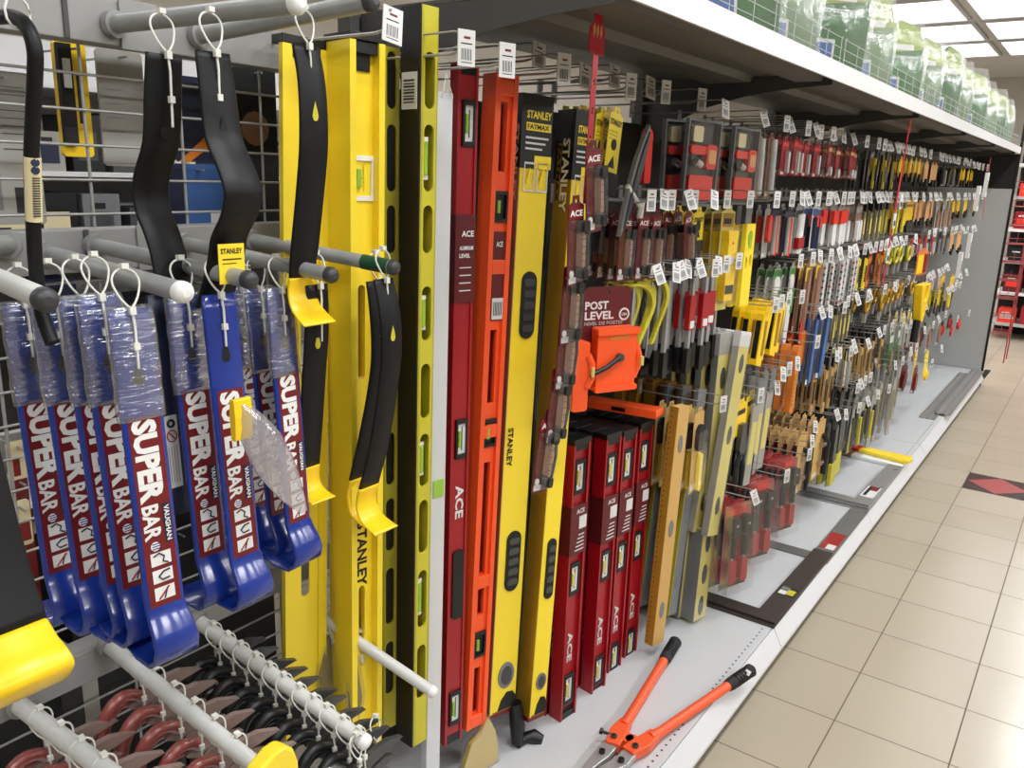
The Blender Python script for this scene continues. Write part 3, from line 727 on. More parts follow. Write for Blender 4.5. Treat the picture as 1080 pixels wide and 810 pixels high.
# ================================================================= tall levels
def xy(v): return Vector((v.x, v.y))
def cr(a, b): return a.x*b.y-a.y*b.x
def column(xl, xc, xr, yt, yb, X, phi, xlb=None, xcb=None, xrb=None):
    """a hanging straight tool from its pixel edges: side edge, front corner, front right edge; returns matrix, width, depth, height"""
    top = onX(xc, yt, X); bot = onX(xcb if xcb is not None else xc, yb, X)
    a = math.radians(90+phi); u = Vector((math.cos(a), math.sin(a))); v = Vector((-math.sin(a), math.cos(a)))
    def wd(px, py, c, d): r = ray(px, py); r2 = Vector((r.x, r.y)); return -cr(xy(c)-xy(CAM), r2)/cr(d, r2)
    w = .5*(wd(xr, yt, top, u) + wd(xrb, yb, bot, u)) if xrb is not None else wd(xr, yt, top, u)
    d = .5*(wd(xl, yt, top, v) + wd(xlb, yb, bot, v)) if xlb is not None else wd(xl, yt, top, v)
    z = (top-bot).normalized(); x = Vector((u.x, u.y, 0)); x = (x - z*x.dot(z)).normalized(); y = z.cross(x)
    m = Matrix((x, y, z)).transposed().to_4x4(); m.translation = bot
    return m, w, abs(d), (top-bot).length
def lthing(name, label, cat, m, group=None):
    o = thing(name, label, cat, group=group); o.matrix_world = m; return o
def window(t, w, zc, ww, hh, y, frame, vial_m='green_vial', round_=False, body='white', nm='vial_window'):
    mb = MB(); O = circ(w, zc, ww/2, 20, hh/2) if round_ else rect(w-ww/2, w+ww/2, zc-hh/2, zc+hh/2)
    I = circ(w, zc, ww*.3, 16, hh*.36) if round_ else rect(w-ww*.36, w+ww*.40, zc-hh*.39, zc+hh*.39)
    mb.plate(O, [I], y-.0015, y+.010, frame); o = mb.build(nm, t, bevel=.0008)
    v = MB(); v.box(w-ww*.34, w+ww*.40, y+.003, y+.009, zc-hh*.39, zc+hh*.39, body)
    v.cyl((w-ww*.16, y+.001, zc-hh*.20), (w-ww*.16, y+.001, zc+hh*.20), ww*.13, vial_m, 10); v.box(w-ww*.30, w-ww*.02, y-.0012, y-.0008, zc-.001, zc+.001, 'black'); v.box(w+ww*.05, w+ww*.12, y+.002, y+.003, zc-hh*.3, zc+hh*.3, 'black')
    v.build('vial', o)
    return o
def ibeam(t, w, d, h, m, slots=(), web=.35, fl=.13, cap='black', webm=None):
    """flanges left and right, thin web with through slots between them"""
    f = w*fl; mb = MB()
    mb.box(0, f, 0, d, 0, h, m); mb.box(w-f, w, 0, d, 0, h, m)
    y0 = d*web; 
    mb.plate(rect(f, w-f, 0, h), [oval(w/2, zc, sw, sh) if r else rect(w/2-sw/2, w/2+sw/2, zc-sh/2, zc+sh/2) for zc, sw, sh, r in slots], y0, y0+max(.003, d*.18), webm or m)
    mb.build('beam', t)
    for z0, z1 in ((0, .022), (h-.02, h)):
        e = MB(); e.box(f*1.02, w-f*1.02, d*.05, d*.95, z0+.001, z1-.001, cap); e.build('end_plug', t, bevel=.001)
    return y0

# yellow I-beam level, rear, mostly behind the bent bars
m, w, d, h = column(296, 298, 346, 44, 790, -1.12, -8, 300, 302, 346)
t = lthing('spirit_level', 'tall yellow beam level with black end cap, farthest left behind the bent black bars', 'spirit level', m, 'tall yellow levels')
y0 = ibeam(t, w, max(d, .012), h, 'yellow', [(h*.62, w*.2, .16, 1), (h*.3, w*.2, .16, 1)], fl=.2)
e = MB(); e.box(-.001, w+.001, -.001, .032, h, h+.014, 'black'); e.build('end_cap', t, bevel=.001)
# yellow level in front, with the big round vial
m, w, d, h = column(350, 369, 401, 40, 812, -1.04, -10, 344, 372, 407)
t = lthing('spirit_level', 'tall bright yellow beam level with a round white-framed vial near its top', 'spirit level', m, 'tall yellow levels')
def zz(py, c=None): # height along the level of a pixel row seen on its corner line
    r = onX(395, py, -1.04); return r.z - m.translation.z
y0 = ibeam(t, w, d, h, 'yellow', [(zz(645), w*.20, .12, 1), (zz(350), w*.22, .17, 1)], web=.25, fl=.17)
window(t, w*.5, zz(188), w*.66, .075, y0-.002, 'white')
e = MB(); e.box(-.001, w+.001, -.001, d+.001, h, h+.012, 'black'); e.build('end_cap', t, bevel=.001)
e = MB(); put_text(e, 'STANLEY', .022, 'black', w*.5, zz(548), y0-.0012, length=.13, down=True, bold=.03); e.build('lettering', t)
e = MB(); e.box(w*.30, w*.72, y0-.003, y0+.004, h-.045, h-.012, 'black'); e.build('hang_slot', t)

# olive cast levels with oval windows, with a black box level between
def cast(label, xs, ys, X, phi, xb, g, ov, top_m='yellow_olive'):
    m, w, d, h = column(*xs, ys[0], ys[1], X, phi, *xb)
    t = lthing('spirit_level', label, 'spirit level', m, g)
    f = w; mb = MB()
    hs = []
    for (ya, yb2) in ov:
        za = onX(xs[2], ya, X).z-m.translation.z; zb = onX(xs[2], yb2, X).z-m.translation.z; hs.append(((za+zb)/2, za-zb))
    mb.plate(rect(0, w, 0, h), [oval(w/2, a, w*.62, b) for a, b in hs], 0, .004, top_m)
    mb.box(-.001, .003, 0, d, 0, h, top_m); mb.box(w-.003, w, 0, d*.8, 0, h, top_m); mb.build('beam', t)
    bk = MB(); bk.box(.003, w-.003, d*.7, d*.8, 0, h, 'black'); bk.build('web', t)
    for i, (a, b) in enumerate(hs):
        if i % 2 == 1 or len(hs) < 4:
            v = MB(); v.cyl((w*.5, .012, a-b*.25), (w*.5, .012, a+b*.25), w*.18, 'green_vial', 10); v.box(w*.3, w*.7, .010, .014, a-b*.32, a-b*.25, 'white'); v.box(w*.3, w*.7, .010, .014, a+b*.25, a+b*.32, 'white'); v.build('vial', t)
    return t, w, d, h
OV = [(56, 116), (132, 202), (216, 266), (300, 356), (380, 436), (452, 506), (520, 574), (592, 650), (668, 722)]
cast('olive yellow level with oval windows, left of the black box level', (403, 405, 424), (48, 772), -1.07, -6, (402, 404, 416), 'olive window levels', OV)
t, w, d, h = cast('olive yellow level with oval windows, right of the black box level', (428, 446, 462), (4, 788), -.985, -6, (417, 436, 451), 'olive window levels', OV)
e = MB(); e.box(-.0045, -.001, .0, d*1.0, .0, h, 'black'); e.build('black_sleeve', t)
e = MB(); e.box(-.006, -.0048, d*.12, d*.9, h-.165, h-.105, 'paper')
for q in range(8): e.box(-.0064, -.006, d*.25, d*.8, h-.155+q*.005, h-.153+q*.005+(q % 2)*.001, 'barcode')
e.build('barcode_label', t)

# white straightedge with a small green vial
m, w, d, h = column(459, 461, 477, 96, 850, -1.0, -8, 447, 449, 464)
t = lthing('straightedge', 'long white metal straightedge with a tiny green vial, left of the red level', 'straightedge', m)
mb = MB(); mb.box(0, w, 0, max(d, .02), 0, h, 'white_alu'); mb.build('beam', t, bevel=.002)
mb = MB(); z = onX(458, 516, -1.0).z-m.translation.z; mb.box(w*.15, w*.85, -.002, .01, z-.018, z+.018, 'green_vial'); mb.build('vial', t)
mb = MB(); mb.tube([(w*.3, -.001, h-.01), (w*.45, -.004, h+.03), (w*.9, -.003, h-.008)], .0012, 'nylon', 5); mb.build('hang_string', t)

def lab_ace(mb, x, z, y, s, m='white'):
    put_text(mb, 'ACE', s, m, x, z, y, bold=.04)
# tall red box level with cut-out windows
m, w, d, h = column(474, 484, 505, 66, 788, -1.035, -12, 463, 469, 487)
R1 = m
t = lthing('spirit_level', 'tall red aluminium level with black framed vials, beside the orange level', 'spirit level', m)
def zr(py, px=490, X=-1.035): return onX(px, py, X).z-R1.translation.z
y0 = ibeam(t, w, d, h, 'red', [], web=.12, fl=.12)
for pz, hh in ((130, .085), (460, .085), (736, .085)): window(t, w*.55, zr(pz), w*.62, hh, y0-.004, 'black')
mb = MB(); mb.bbox(w*.25, w*.85, y0-.004, y0+.001, zr(645), zr(575), .006, 'black'); mb.build('grip', t, bevel=.001)
mb = MB(); mb.bbox(-.001, w+.001, -.0015, d+.001, zr(318), zr(226), .0001, 'maroon')
put_text(mb, 'ACE', .012, 'white', w*.28, zr(246), -.003); put_text(mb, 'ALUMINUM', .008, 'white', w*.18, zr(261), -.003, length=w*.7); put_text(mb, 'LEVEL', .008, 'white', w*.18, zr(269), -.003)
for q in range(4): mb.box(w*.22, w*.8, -.003, -.0016, zr(282+q*8), zr(281+q*8), 'white')
mb.build('paper_sleeve', t)
mb = MB(); put_text(mb, 'ACE', .022, 'white', w*.55, zr(508), y0-.0015, length=.075, down=True, bold=.03); mb.build('lettering', t)

# orange plastic level with long slots
m, w, d, h = column(505, 524, 546, 76, 772, -1.02, -12, 484, 492, 514)
R2 = m
t = lthing('spirit_level', 'tall bright orange plastic level with long slots between red and yellow ones', 'spirit level', m)
def zo(py, px=530, X=-1.02): return onX(px, py, X).z-m.translation.z
S = [(103, 182, .26), (348, 418, .26), (482, 630, .26), (688, 742, .26)]
sl = [((zo(a)+zo(b))/2, w*.30, zo(a)-zo(b), 0) for a, b in ((106, 180), (345, 420), (480, 632), (684, 738))]
y0 = ibeam(t, w, d, h, 'orange', sl, web=.16, fl=.20, cap='orange')
for k in (0, .25, .5, .75, 1):
    mb = MB(); mb.box(w*.2, w*.8, 0, d*.9, h*k*.972, h*k*.972+.03, 'orange'); mb.build('cross_rib', t, bevel=.002)
for a, b in sl and [(x[0], x[2]) for x in sl]:
    mb = MB(); mb.box(w*.36, w*.64, d*.5, d*.52, a-b*.48, a+b*.48, 'red_dark'); mb.build('slot_back', t)
for pz in (217, 450, 661): window(t, w*.5, zo(pz), w*.56, .062, y0-.004, 'black', body='black')
mb = MB(); mb.box(w*.26, w*.86, y0-.0035, y0-.001, zo(335), zo(243), 'maroon'); put_text(mb, 'ACE', .011, 'white', w*.36, zo(256), y0-.005, length=w*.3); mb.box(w*.3, w*.82, y0-.005, y0-.0036, zo(334), zo(312), 'paper')
for q in range(6): mb.box(w*.36+q*w*.07, w*.39+q*w*.07, y0-.0055, y0-.005, zo(330), zo(316), 'barcode')
mb.build('paper_label', t)

# yellow box levels in black printed sleeves
def fatmax(label, X, c, cb, ys, edge, sleeve, grips, disc, lett=None):
    m, w, d, h = column(*c, ys[0], ys[1], X, -14, *cb)
    t = lthing('spirit_level', label, 'spirit level', m, 'yellow box levels in black sleeves')
    xm = lambda py: c[1]+(cb[1]-c[1])*(py-ys[0])/(ys[1]-ys[0])
    z = lambda py: onX(xm(py), py, X).z-m.translation.z
    mb = MB(); mb.box(.0015, w, 0, d-.001, 0, h, 'yellow'); mb.build('beam', t, bevel=.0015)
    mb = MB(); mb.box(-.0005, .0015, 0, d, 0, h, edge); mb.build('edge_face', t)
    s = MB(); s.box(-.003, w+.002, -.003, d+.002, z(sleeve), h+.01, 'black'); 
    f = -.0035
    s.box(w*.45, w+.0025, f-.0006, f, z(sleeve), z(sleeve-14), 'yellow')
    put_text(s, 'STANLEY', .016, 'yellow', w*.12, h-.030, f-.0004, length=w*.85); s.box(w*.12, w*.97, f-.0005, f, h-.062, h-.046, 'yellow'); put_text(s, 'FATMAX', .010, 'black', w*.15, h-.054, f-.001, length=w*.75)
    for q in range(3): s.box(w*.12, w*(.9-.1*q), f-.0004, f, h-.078-q*.011, h-.074-q*.011, 'paper')
    for q in range(2): 
        s.plate(rect(w*(.12+.45*q), w*(.5+.45*q), h-.185, h-.125), [rect(w*(.15+.45*q), w*(.47+.45*q), h-.181, h-.129)], f-.0006, f, 'paper'); s.prism([(w*(.2+.45*q), h-.17), (w*(.32+.45*q), h-.135), (w*(.42+.45*q), h-.16)], f-.0005, f, 'yellow')
    T = Matrix.Rotation(math.radians(-90), 4, 'Z')
    # lettering on the narrow side, reading down
    vs, fs, wl = text2d('STANLEY', d*.42, .03); kx = .155/wl
    s.add([(-.0036, d*.36-b, h-.05-a*kx) for a, b in vs], fs, 'cream')
    s.box(-.0036, -.003, d*.62, d*.86, h-.19, h-.06, 'gold'); vs, fs, wl = text2d('FATMAX', d*.2, .03); kx = .12/wl
    s.add([(-.0042, d*.74-b, h-.065-a*kx) for a, b in vs], fs, 'black')
    s.build('printed_sleeve', t)
    for a, b in grips:
        g = MB(); g.prism(oval(w*.55, (z(a)+z(b))/2, w*.52, z(a)-z(b), 20), -.003, .004, 'black_rubber')
        n = 5
        for q in range(n): zc = z(b)+(z(a)-z(b))*(.16+q*.17); g.bbox(w*.36, w*.74, -.005, -.003, zc-.008, zc+.008, .004, 'steel_dark')
        g.build('grip', t, bevel=.001)
    for a in disc:
        g = MB(); g.prism(circ(w*.55, z(a), w*.30, 20, w*.42), -.003, .004, 'grey_plastic'); g.prism(circ(w*.55, z(a), w*.20, 16, w*.3), -.0045, -.003, 'steel_dark'); g.build('end_vial', t, bevel=.001)
    g = MB(); g.prism([(w*.1, .004), (w*.3, .004), (w*.42, .03), (w*.62, .048), (w*.85, .045), (w*.98, .03), (w*.98, .004)], -.0025, .003, 'black'); g.build('end_cap', t)
    mb = MB(); mb.box(-.001, w+.001, .002, d-.002, -.012, .0, 'red_dark'); mb.build('foot_cap', t)
    if lett:
        g = MB(); put_text(g, 'STANLEY', .016, 'black', w*.2, z(lett), -.0015, length=.09, down=True); g.build('lettering', t)
    return t
fatmax('yellow box level in a black sleeve beside the orange level', -1.02, (543, 552, 586), (510, 516, 540), (103, 756), 'card_brown', 176, [(286, 358), (564, 628)], [718], 452)
fatmax('yellow box level in a black sleeve with golden edge, nearest the short red levels', -.965, (588, 608, 624), (545, 558, 577), (120, 758), 'gold', 188, [(570, 634)], [722])
# bundle of dark thin levels squeezed between the two yellow box levels
for i in range(3):
    m, w, d, h = column(562+i*6, 566+i*6, 573+i*6, 108+i*2, 744, -1.06+.004*i, -12, 537+i*4, 540+i*4, 544+i*4)
    t = lthing('spirit_level', f'thin dark edge of a level between the two yellow box levels, {ORD[i]} from the left', 'spirit level', m, 'dark level edges between the yellow levels')
    mb = MB(); mb.box(0, w*.8, 0, .05, 0, h, 'black' if i != 1 else 'upright'); mb.build('beam', t)
    for q in range(2):
        mb = MB(); mb.box(w*.2+q*w*.3, w*.28+q*w*.3, -.0015, 0, 0, h, 'grey_plastic'); mb.build('edge_line', t)

# yellow-cushioned packet and black object under them on the deck
p = onZ(505, 812, DZ)
t = thing('folded_sheet', 'yellow translucent packet standing on the deck below the orange level', 'packet', p, (0, 0, math.radians(78)))
mb = MB(); mb.prism([(-.055, 0), (.055, 0), (.052, .05), (.045, .09), (.018, .14), (.0, .10), (-.03, .085), (-.048, .04)], -.006, .006, 'disc_yellow'); mb.build('sheet', t, bevel=.002)
mb = MB(); mb.prism([(-.058, -.0), (.058, 0), (.055, .055), (.02, .145), (-.035, .09), (-.052, .04)], -.010, .010, 'film'); mb.build('wrap', t, bevel=.002)
p = onZ(545, 788, DZ)
t = thing('rubber_foot', 'black rubber foot lying on the deck between the two yellow box levels', 'foot', p, (0, 0, math.radians(80)))
mb = MB(); mb.tube([(0, 0, .012), (.03, .0, .012), (.05, -.01, .010), (.062, -.03, .006)], [.014, .014, .02, .012], 'black', 10); mb.build('pad', t)
mb = MB(); mb.tube([(0, 0, .012), (.004, .004, .06), (.0, .012, .12)], [.014, .02, .016], 'black', 10); mb.build('shank', t)

# short red levels: four stacks, front faces seen
def short_red():
    t = thing('spirit_level', 'x', 'spirit level'); w, d, h = .062, .040, .76
    y0 = ibeam(t, w, d, h, 'red', [], web=.22, fl=.10)
    for z in (.085, .40, .672): window(t, w*.5, z, w*.62, .088, y0-.005, 'black', vial_m='pale_yellow')
    mb = MB(); mb.box(-.001, w+.001, -.0012, d+.001, .47, .60, 'maroon'); put_text(mb, 'ACE', .012, 'paper', w*.3, .585, -.0024); 
    for q in range(5): mb.box(w*(.3+.05*q), w*.85, -.0022, -.0012, .48+q*.01, .4825+q*.01, 'paper')
    mb.box(w*.5, w*.95, -.0023, -.0012, .537, .570, 'paper'); mb.build('paper_sleeve', t)
    mb = MB(); mb.box(w*.1, w*.9, y0-.002, y0, .0, .03, 'black'); put_text(mb, 'ACE', .020, 'paper', w*.5, .25, y0-.0015, length=.085, down=True); mb.build('lettering', t)
    mb = MB(); mb.box(-.001, w+.001, -.001, d+.001, h-.003, h+.012, 'black'); mb.build('end_cap', t, bevel=.001)
    return t
RS = [((606, 470), -.955), ((640, 464), -.952), ((658, 460), -.965), ((676, 452), -.965)]
for i, (p, X) in enumerate(RS):
    q = onX(p[0], p[1], X)
    for k in range(5 if i < 3 else 4):
        o = spawn('short_red', short_red, Vector((q.x-k*.0455, q.y+random.uniform(-.003, .003), q.z-.76)), rz=82, tilt=0,
                  label=(f'short red level with two white vials, front of the {ORD[i].replace("front", "first")} stack from the yellow levels' if k == 0 else f'short red level, {ORD[k]} behind the front of the {ORD[i].replace("front", "first")} stack'), group='short red levels')
# orange flat handle lying across their caps
zc_ = onX(640, 464, -.952).z + .012 + .0105
p = onZ(655, 430, zc_)
t = thing('spirit_level', 'small orange level lying flat across the black caps of the short red levels', 'spirit level', p, (0, 0, math.radians(6)))
mb = MB(); mb.bbox(-.11, .11, -.02, .035, -.010, .012, .003, 'orange'); mb.build('body', t, bevel=.002)
mb = MB(); mb.box(-.02, .02, -.0215, -.019, -.004, .006, 'black'); mb.build('vial_window', t)

# hooks of the tall goods
for i, (px, py, k, X) in enumerate([(411, 26, 2, -.93), (489, 49, 0, -.90), (532, 62, 0, -.88), (566, 58, 2, -1.0), (592, 71, 0, -.90), (615, 80, 2, -.98), (646, 80, 2, -.98), (663, 90, 0, -.92), (684, 92, 2, -.98), (700, 96, 0, -.95), (738, 104, 0, -.92)]):
    put_hook(onX(px, py, X)-Vector((0, 0, .01)), k, f'hook with white price tag, {ORD[i]} along the top row from the yellow levels', 'top row hooks', length=.32)
for i, (px, py) in enumerate([(486, 66), (528, 80), (553, 83)]):
    pass

# ================================================================= hanging goods of the farther bays
def px_of(v):
    d = Vector(v)-CAM; c = RX*d.x+RY*d.y+RZ*d.z
    return 540+F*c.x/-c.z, 405-F*c.y/-c.z
def Yof(px, z, X):
    a, b = .6, 12.0
    for _ in range(40):
        m_ = (a+b)/2
        if px_of((X, m_, z))[0] < px: a = m_
        else: b = m_
    return a
LONG = set()
def hang(maker, key, z, px0, px1, n, name, cat, group, where, X=-.90, stack=3, dx=.022, rz=(86, 94), hooks=True, hk=None, jitter=.004, dz=.012, roll=(-2, 2)):
    """n hooks side by side, each with a stack of identical packs running back to the panel"""
    y0, y1 = Yof(px0, z-.08, X), Yof(px1, z-.08, X)
    for i in range(n):
        y = y0+(y1-y0)*((i+.5)/n)
        st = stack if isinstance(stack, int) else random.randint(*stack)
        xf = X+random.uniform(-.03, .012)
        for k in range(st):
            lab = f'{name}, {ORD[k]} on hook {WN[i]}, {where}' if st > 1 else f'{name}, hook {WN[i]}, {where}'
            for a_, b_ in ((', the ', ', '), (' on hook', ' hook'), ('small ', ''), ('large clear ', ''), (', single', ''), ('steel sliding', 'sliding'), (' on yellow printed card', '')):
                if len(lab.split()) > 16: lab = lab.replace(a_, b_)
            spawn(key, maker, Vector((xf-k*dx, y+random.uniform(-jitter, jitter), z-dz+random.uniform(-.003, .003))), rz=random.uniform(*rz), roll=random.uniform(*roll), label=lab, group=group)
        if hooks:
            NH[0] += 1
            put_hook(Vector((X+.045+random.uniform(-.01, .02), y, z+.004)), random.choice([0, 0, 1, 2]) if hk is None else hk, f'wire hook with price tag holding {" ".join(name.split(",")[0].split()[:6])}, number {WN[i]}', 'price-tagged hooks', length=.30, scale=.86)
WN = ['one', 'two', 'three', 'four', 'five', 'six', 'seven', 'eight', 'nine', 'ten', 'eleven', 'twelve', 'thirteen', 'fourteen', 'fifteen', 'sixteen']

def euro(w, h): # card outline with a hang tab
    return [(-w/2, -h), (w/2, -h), (w/2, -.018), (w*.22, -.012), (w*.2, 0), (-w*.2, 0), (-w*.22, -.012), (-w/2, -.018)]
def pack(name, cat, w, h, card, tool, header=None, blister=True, txt=None, small=False, tcol='white'):
    def mk():
        t = thing(name, 'x', cat)
        mb = MB(); mb.plate(euro(w, h), [circ(0, -.010, .004, 6)], 0, .0012, card)
        if header: mb.box(-w*.46, w*.46, -.0008, 0, -h*.26, -.02, header)
        if txt: put_text(mb, txt, min(.013, w*.22), tcol, -w*.4, -h*.12-.012, -.0014, length=w*.8)
        mb.box(-w*.4, w*.05, -.0007, 0, -h*.97, -h*.90, 'paper'); mb.build('backing_card', t)
        for nm, fn in tool:
            b = MB(); fn(b, w, h); b.build(nm, t)
        if blister:
            c = MB(); c.bbox(-w*.44, w*.44, -.017, -.001, -h*.93, -h*.27, w*.1, 'clear'); c.build('blister', t)
        return t
    return mk
def T_body(col, x=.0, ww=.34, z0=.36, z1=.88, d=.012):
    return lambda b, w, h: b.bbox(w*(x-ww/2), w*(x+ww/2), -d, -.001, -h*z1, -h*z0, w*ww*.3, col)
def T_rod(col, x=0, r=.1, z0=.3, z1=.95): return lambda b, w, h: b.cyl((w*x, -.007, -h*z0), (w*x, -.007, -h*z1), w*r, col, 8)
def T_clamp(b, w, h):
    b.bbox(-w*.02, w*.36, -.020, -.001, -h*.40, -h*.27, w*.06, 'black'); b.bbox(w*.02, w*.30, -.020, -.001, -h*.92, -h*.80, w*.06, 'black')
    b.tube([(w*.33, -.012, -h*.3), (w*.40, -.014, -h*.55), (w*.33, -.012, -h*.86)], .0035, 'black', 6)
def T_handle(col):
    def f(b, w, h):
        b.bbox(w*.02, w*.22, -.015, -.001, -h*.78, -h*.42, w*.04, col)
        for q in range(4): b.box(w*.0, w*.24, -.0155, -.0145, -h*(.47+.08*q), -h*(.478+.08*q), 'black')
    return f
def T_red_ring(b, w, h): b.cyl((-w*.28, -.003, -h*.86), (-w*.28, -.001, -h*.86), w*.13, 'paper', 10)

clamp_pack = pack('clamp_pack', 'pack', .052, .165, 'maroon', [('clamp', T_clamp), ('handle', T_handle('card_brown')), ('emblem', T_red_ring)], header='red_dark', txt='ACE', blister=True)
def stanley_card(w, h, body):
    def mk():
        t = thing('square_pack', 'x', 'pack'); mb = MB()
        mb.plate(euro(w, h*.62), [circ(0, -.010, .004, 6)], 0, .0012, 'yellow'); put_text(mb, 'STANLEY', .013, 'black', -w*.45, -.034, -.0012, length=w*.9)
        for q in range(3): mb.box(-w*.4, w*.2, -.001, 0, -.055-q*.008, -.052-q*.008, 'yellow_olive')
        mb.prism(circ(0, -h*.34, w*.2, 10), -.0012, 0, 'black'); mb.prism([(-w*.3, -h*.55), (w*.2, -h*.55), (w*.05, -h*.44)], -.0012, 0, 'black'); mb.build('backing_card', t)
        b = MB(); b.bbox(-w*.45, w*.4, -.008, 0, -h*.80, -h*.60, .004, 'black'); b.build('square_head', t)
        s = MB(); s.box(-w*.22, w*.06, -.003, -.001, -h*1.35, -h*.62, body); s.build('ruler', t)
        return t
    return mk
# --- top row, nearest goods
hang(stanley_card(.062, .24, 'steel_dark'), 'sqp', 1.665, 600, 622, 1, 'combination square on yellow printed card', 'pack', 'combination squares', 'the top row behind the red strip', X=-.99, stack=3, hooks=False)
hang(None, 'sqp', 1.665, 632, 650, 1, 'combination square on yellow printed card', 'pack', 'combination squares', 'the top row right of the red strip', X=-.95, stack=3, hooks=False, roll=(5, 8))
hang(None, 'sqp', 1.665, 652, 668, 1, 'combination square on yellow printed card', 'pack', 'combination squares', 'the top row beside the grey oval blade', X=-.92, stack=3, hooks=False, roll=(6, 9))
p = onX(682, 131, -.90); q = onX(650, 250, -.90); L = (p-q).length
t = thing('folding_ruler', 'long grey oval tapered tool with a white peg across it', 'tool', p, (0, math.atan2(p.y-q.y, p.z-q.z), math.radians(90)))
t.rotation_euler = (0, 0, 0); z_ = (p-q).normalized(); x_ = Vector((0, 1, 0)); x_ = (x_-z_*x_.dot(z_)).normalized(); y_ = z_.cross(x_); mm = Matrix((x_, y_, z_)).transposed().to_4x4(); mm.translation = p; t.matrix_world = mm
P = [(0, 0), (.008, -.02), (.020, -L*.3), (.021, -L*.5), (.014, -L*.8), (0, -L), (-.010, -L*.85), (-.018, -L*.6), (-.018, -L*.35), (-.010, -.04)]
mb = MB(); mb.prism(P, -.010, 0, 'grey_plastic'); mb.build('body', t, bevel=.002)
mb = MB(); mb.prism([(x*.55+.003, z*.86-L*.06) for x, z in P], -.014, -.010, 'steel_dark'); mb.build('inner_blade', t, bevel=.001)
mb = MB(); mb.tube([(-.02, -.004, -L*.58), (.03, -.016, -L*.66), (.045, -.02, -L*.68)], .006, 'nylon', 8); mb.tube([(.04, -.018, -L*.62), (.045, -.02, -L*.76)], .0075, 'nylon', 8); mb.build('peg', t)
p = onX(681, 136, -.98)
t = thing('laser_level', 'small red tool hanging behind the grey oval blade', 'tool', p, (0, 0, math.radians(90))); mb = MB(); mb.cyl((0, -.0, -.02), (0, -.012, -.02), .022, 'red_bright', 14); mb.build('head', t); mb = MB(); mb.bbox(-.018, .016, -.014, 0, -.13, -.03, .004, 'red_bright'); mb.build('body', t)

def clamshell(w, h, big):
    def mk():
        t = thing('tool_clamshell', 'x', 'pack'); mb = MB()
        mb.plate(rect(-w/2, w/2, -h, 0), [rect(-w*.46, w*.46, -h*.97, -h*.03)], -.014, .0, 'grey_plastic'); mb.build('rim', t, bevel=.001)
        b = MB(); b.box(-w*.45, w*.45, -.002, -.001, -h*.96, -h*.03, 'black'); b.bbox(-w*.34, w*.38, -.012, -.002, -h*.92, -h*.64, .003, 'red_bright'); b.build('insert_card', t)
        b = MB(); b.bbox(w*.06, w*.36, -.020, -.003, -h*.56, -h*.28, .006, 'red_bright'); b.bbox(-w*.40, w*.2, -.016, -.003, -h*.40, -h*.30, .005, 'red_bright'); b.build('tool_body', t)
        b = MB(); b.bbox(w*.1, w*.32, -.022, -.020, -h*.50, -h*.34, .004, 'peach'); b.bbox(-w*.34, -w*.05, -.014, -.003, -h*.26, -h*.08, .004, 'cream'); b.build('accessory', t)
        b = MB(); b.cyl((-w*.22, -.014, -h*.48), (-w*.05, -.014, -h*.52), w*.08, 'steel', 10); b.build('bit', t)
        c = MB(); c.bbox(-w*.46, w*.46, -.026, -.0025, -h*.97, -h*.03, .006, 'clear'); c.build('clear_shell', t)
        return t
    return mk
hang(clamshell(.125, .215, 1), 'clam', 1.665, 726, 762, 1, 'large clear clamshell with red tool set', 'pack', 'red tool clamshells', 'the top row after the dark gap', X=-.88, stack=2, dx=.06, rz=(70, 72))
hang(None, 'clam', 1.665, 772, 798, 1, 'large clear clamshell with red tool set', 'pack', 'red tool clamshells', 'the top row before the white tube', X=-.90, stack=2, dx=.05, rz=(74, 78))
tube_pack = pack('marker_pack', 'pack', .045, .20, 'card_brown', [('tube', T_rod('paper', .1, .26, .1, .93))], header=None, blister=True)
hang(tube_pack, 'tubep', 1.665, 796, 820, 2, 'clear pack with white tube', 'pack', 'white tube packs', 'the top row left of the red packs', X=-.92, stack=3)
redp = pack('knife_pack', 'pack', .062, .125, 'red', [('knife', T_body('paper', .22, .26, .38, .93))], header='red_bright', blister=False)
hang(redp, 'redp', 1.665, 822, 868, 5, 'red carded knife with white blade case', 'pack', 'red carded knives', 'the top row of red packs', X=-.92, stack=4)
redq = pack('scraper_pack', 'pack', .058, .125, 'red', [('scraper', T_body('paper', .0, .5, .70, .97))], header='peach', blister=False)
hang(redq, 'redq', 1.665, 868, 912, 4, 'red carded scraper with white end', 'pack', 'red carded scrapers', 'the top row past the red knives', X=-.92, stack=4)
def stick(name, cat, w, h, cols, d=.008):
    def mk():
        t = thing(name, 'x', cat); n = len(cols)
        mb = MB(); mb.bbox(-w/2, w/2, -d, 0, -h, -h*.22, w*.12, cols[0]); mb.build('blade', t)
        mb = MB(); mb.bbox(-w*.42, w*.42, -d*1.4, 0, -h*.24, 0, w*.2, cols[1]); mb.build('handle', t)
        if n > 2: mb = MB(); mb.box(-w*.35, w*.35, -d-.001, -d, -h*.8, -h*.4, cols[2]); mb.build('label', t)
        return t
    return mk
hang(stick('file', 'tool', .022, .165, ('black', 'steel_dark', 'grey_plastic')), 'stickb', 1.665, 911, 944, 9, 'thin black file with grey handle', 'tool', 'thin files in the top row', 'the thin files in the top row', X=-.92, stack=2, dx=.05)
hang(stick('file', 'tool', .026, .165, ('yellow_olive', 'steel_dark', 'black')), 'sticky', 1.665, 913, 950, 3, 'thin yellow-bladed file', 'tool', 'yellow files in the top row', 'the yellow files in the top row', X=-.895, stack=1, hooks=False)
yellp = pack('small_tool_pack', 'pack', .075, .10, 'yellow_rich', [('tool', T_body('black', .0, .7, .78, 1.25))], blister=False)
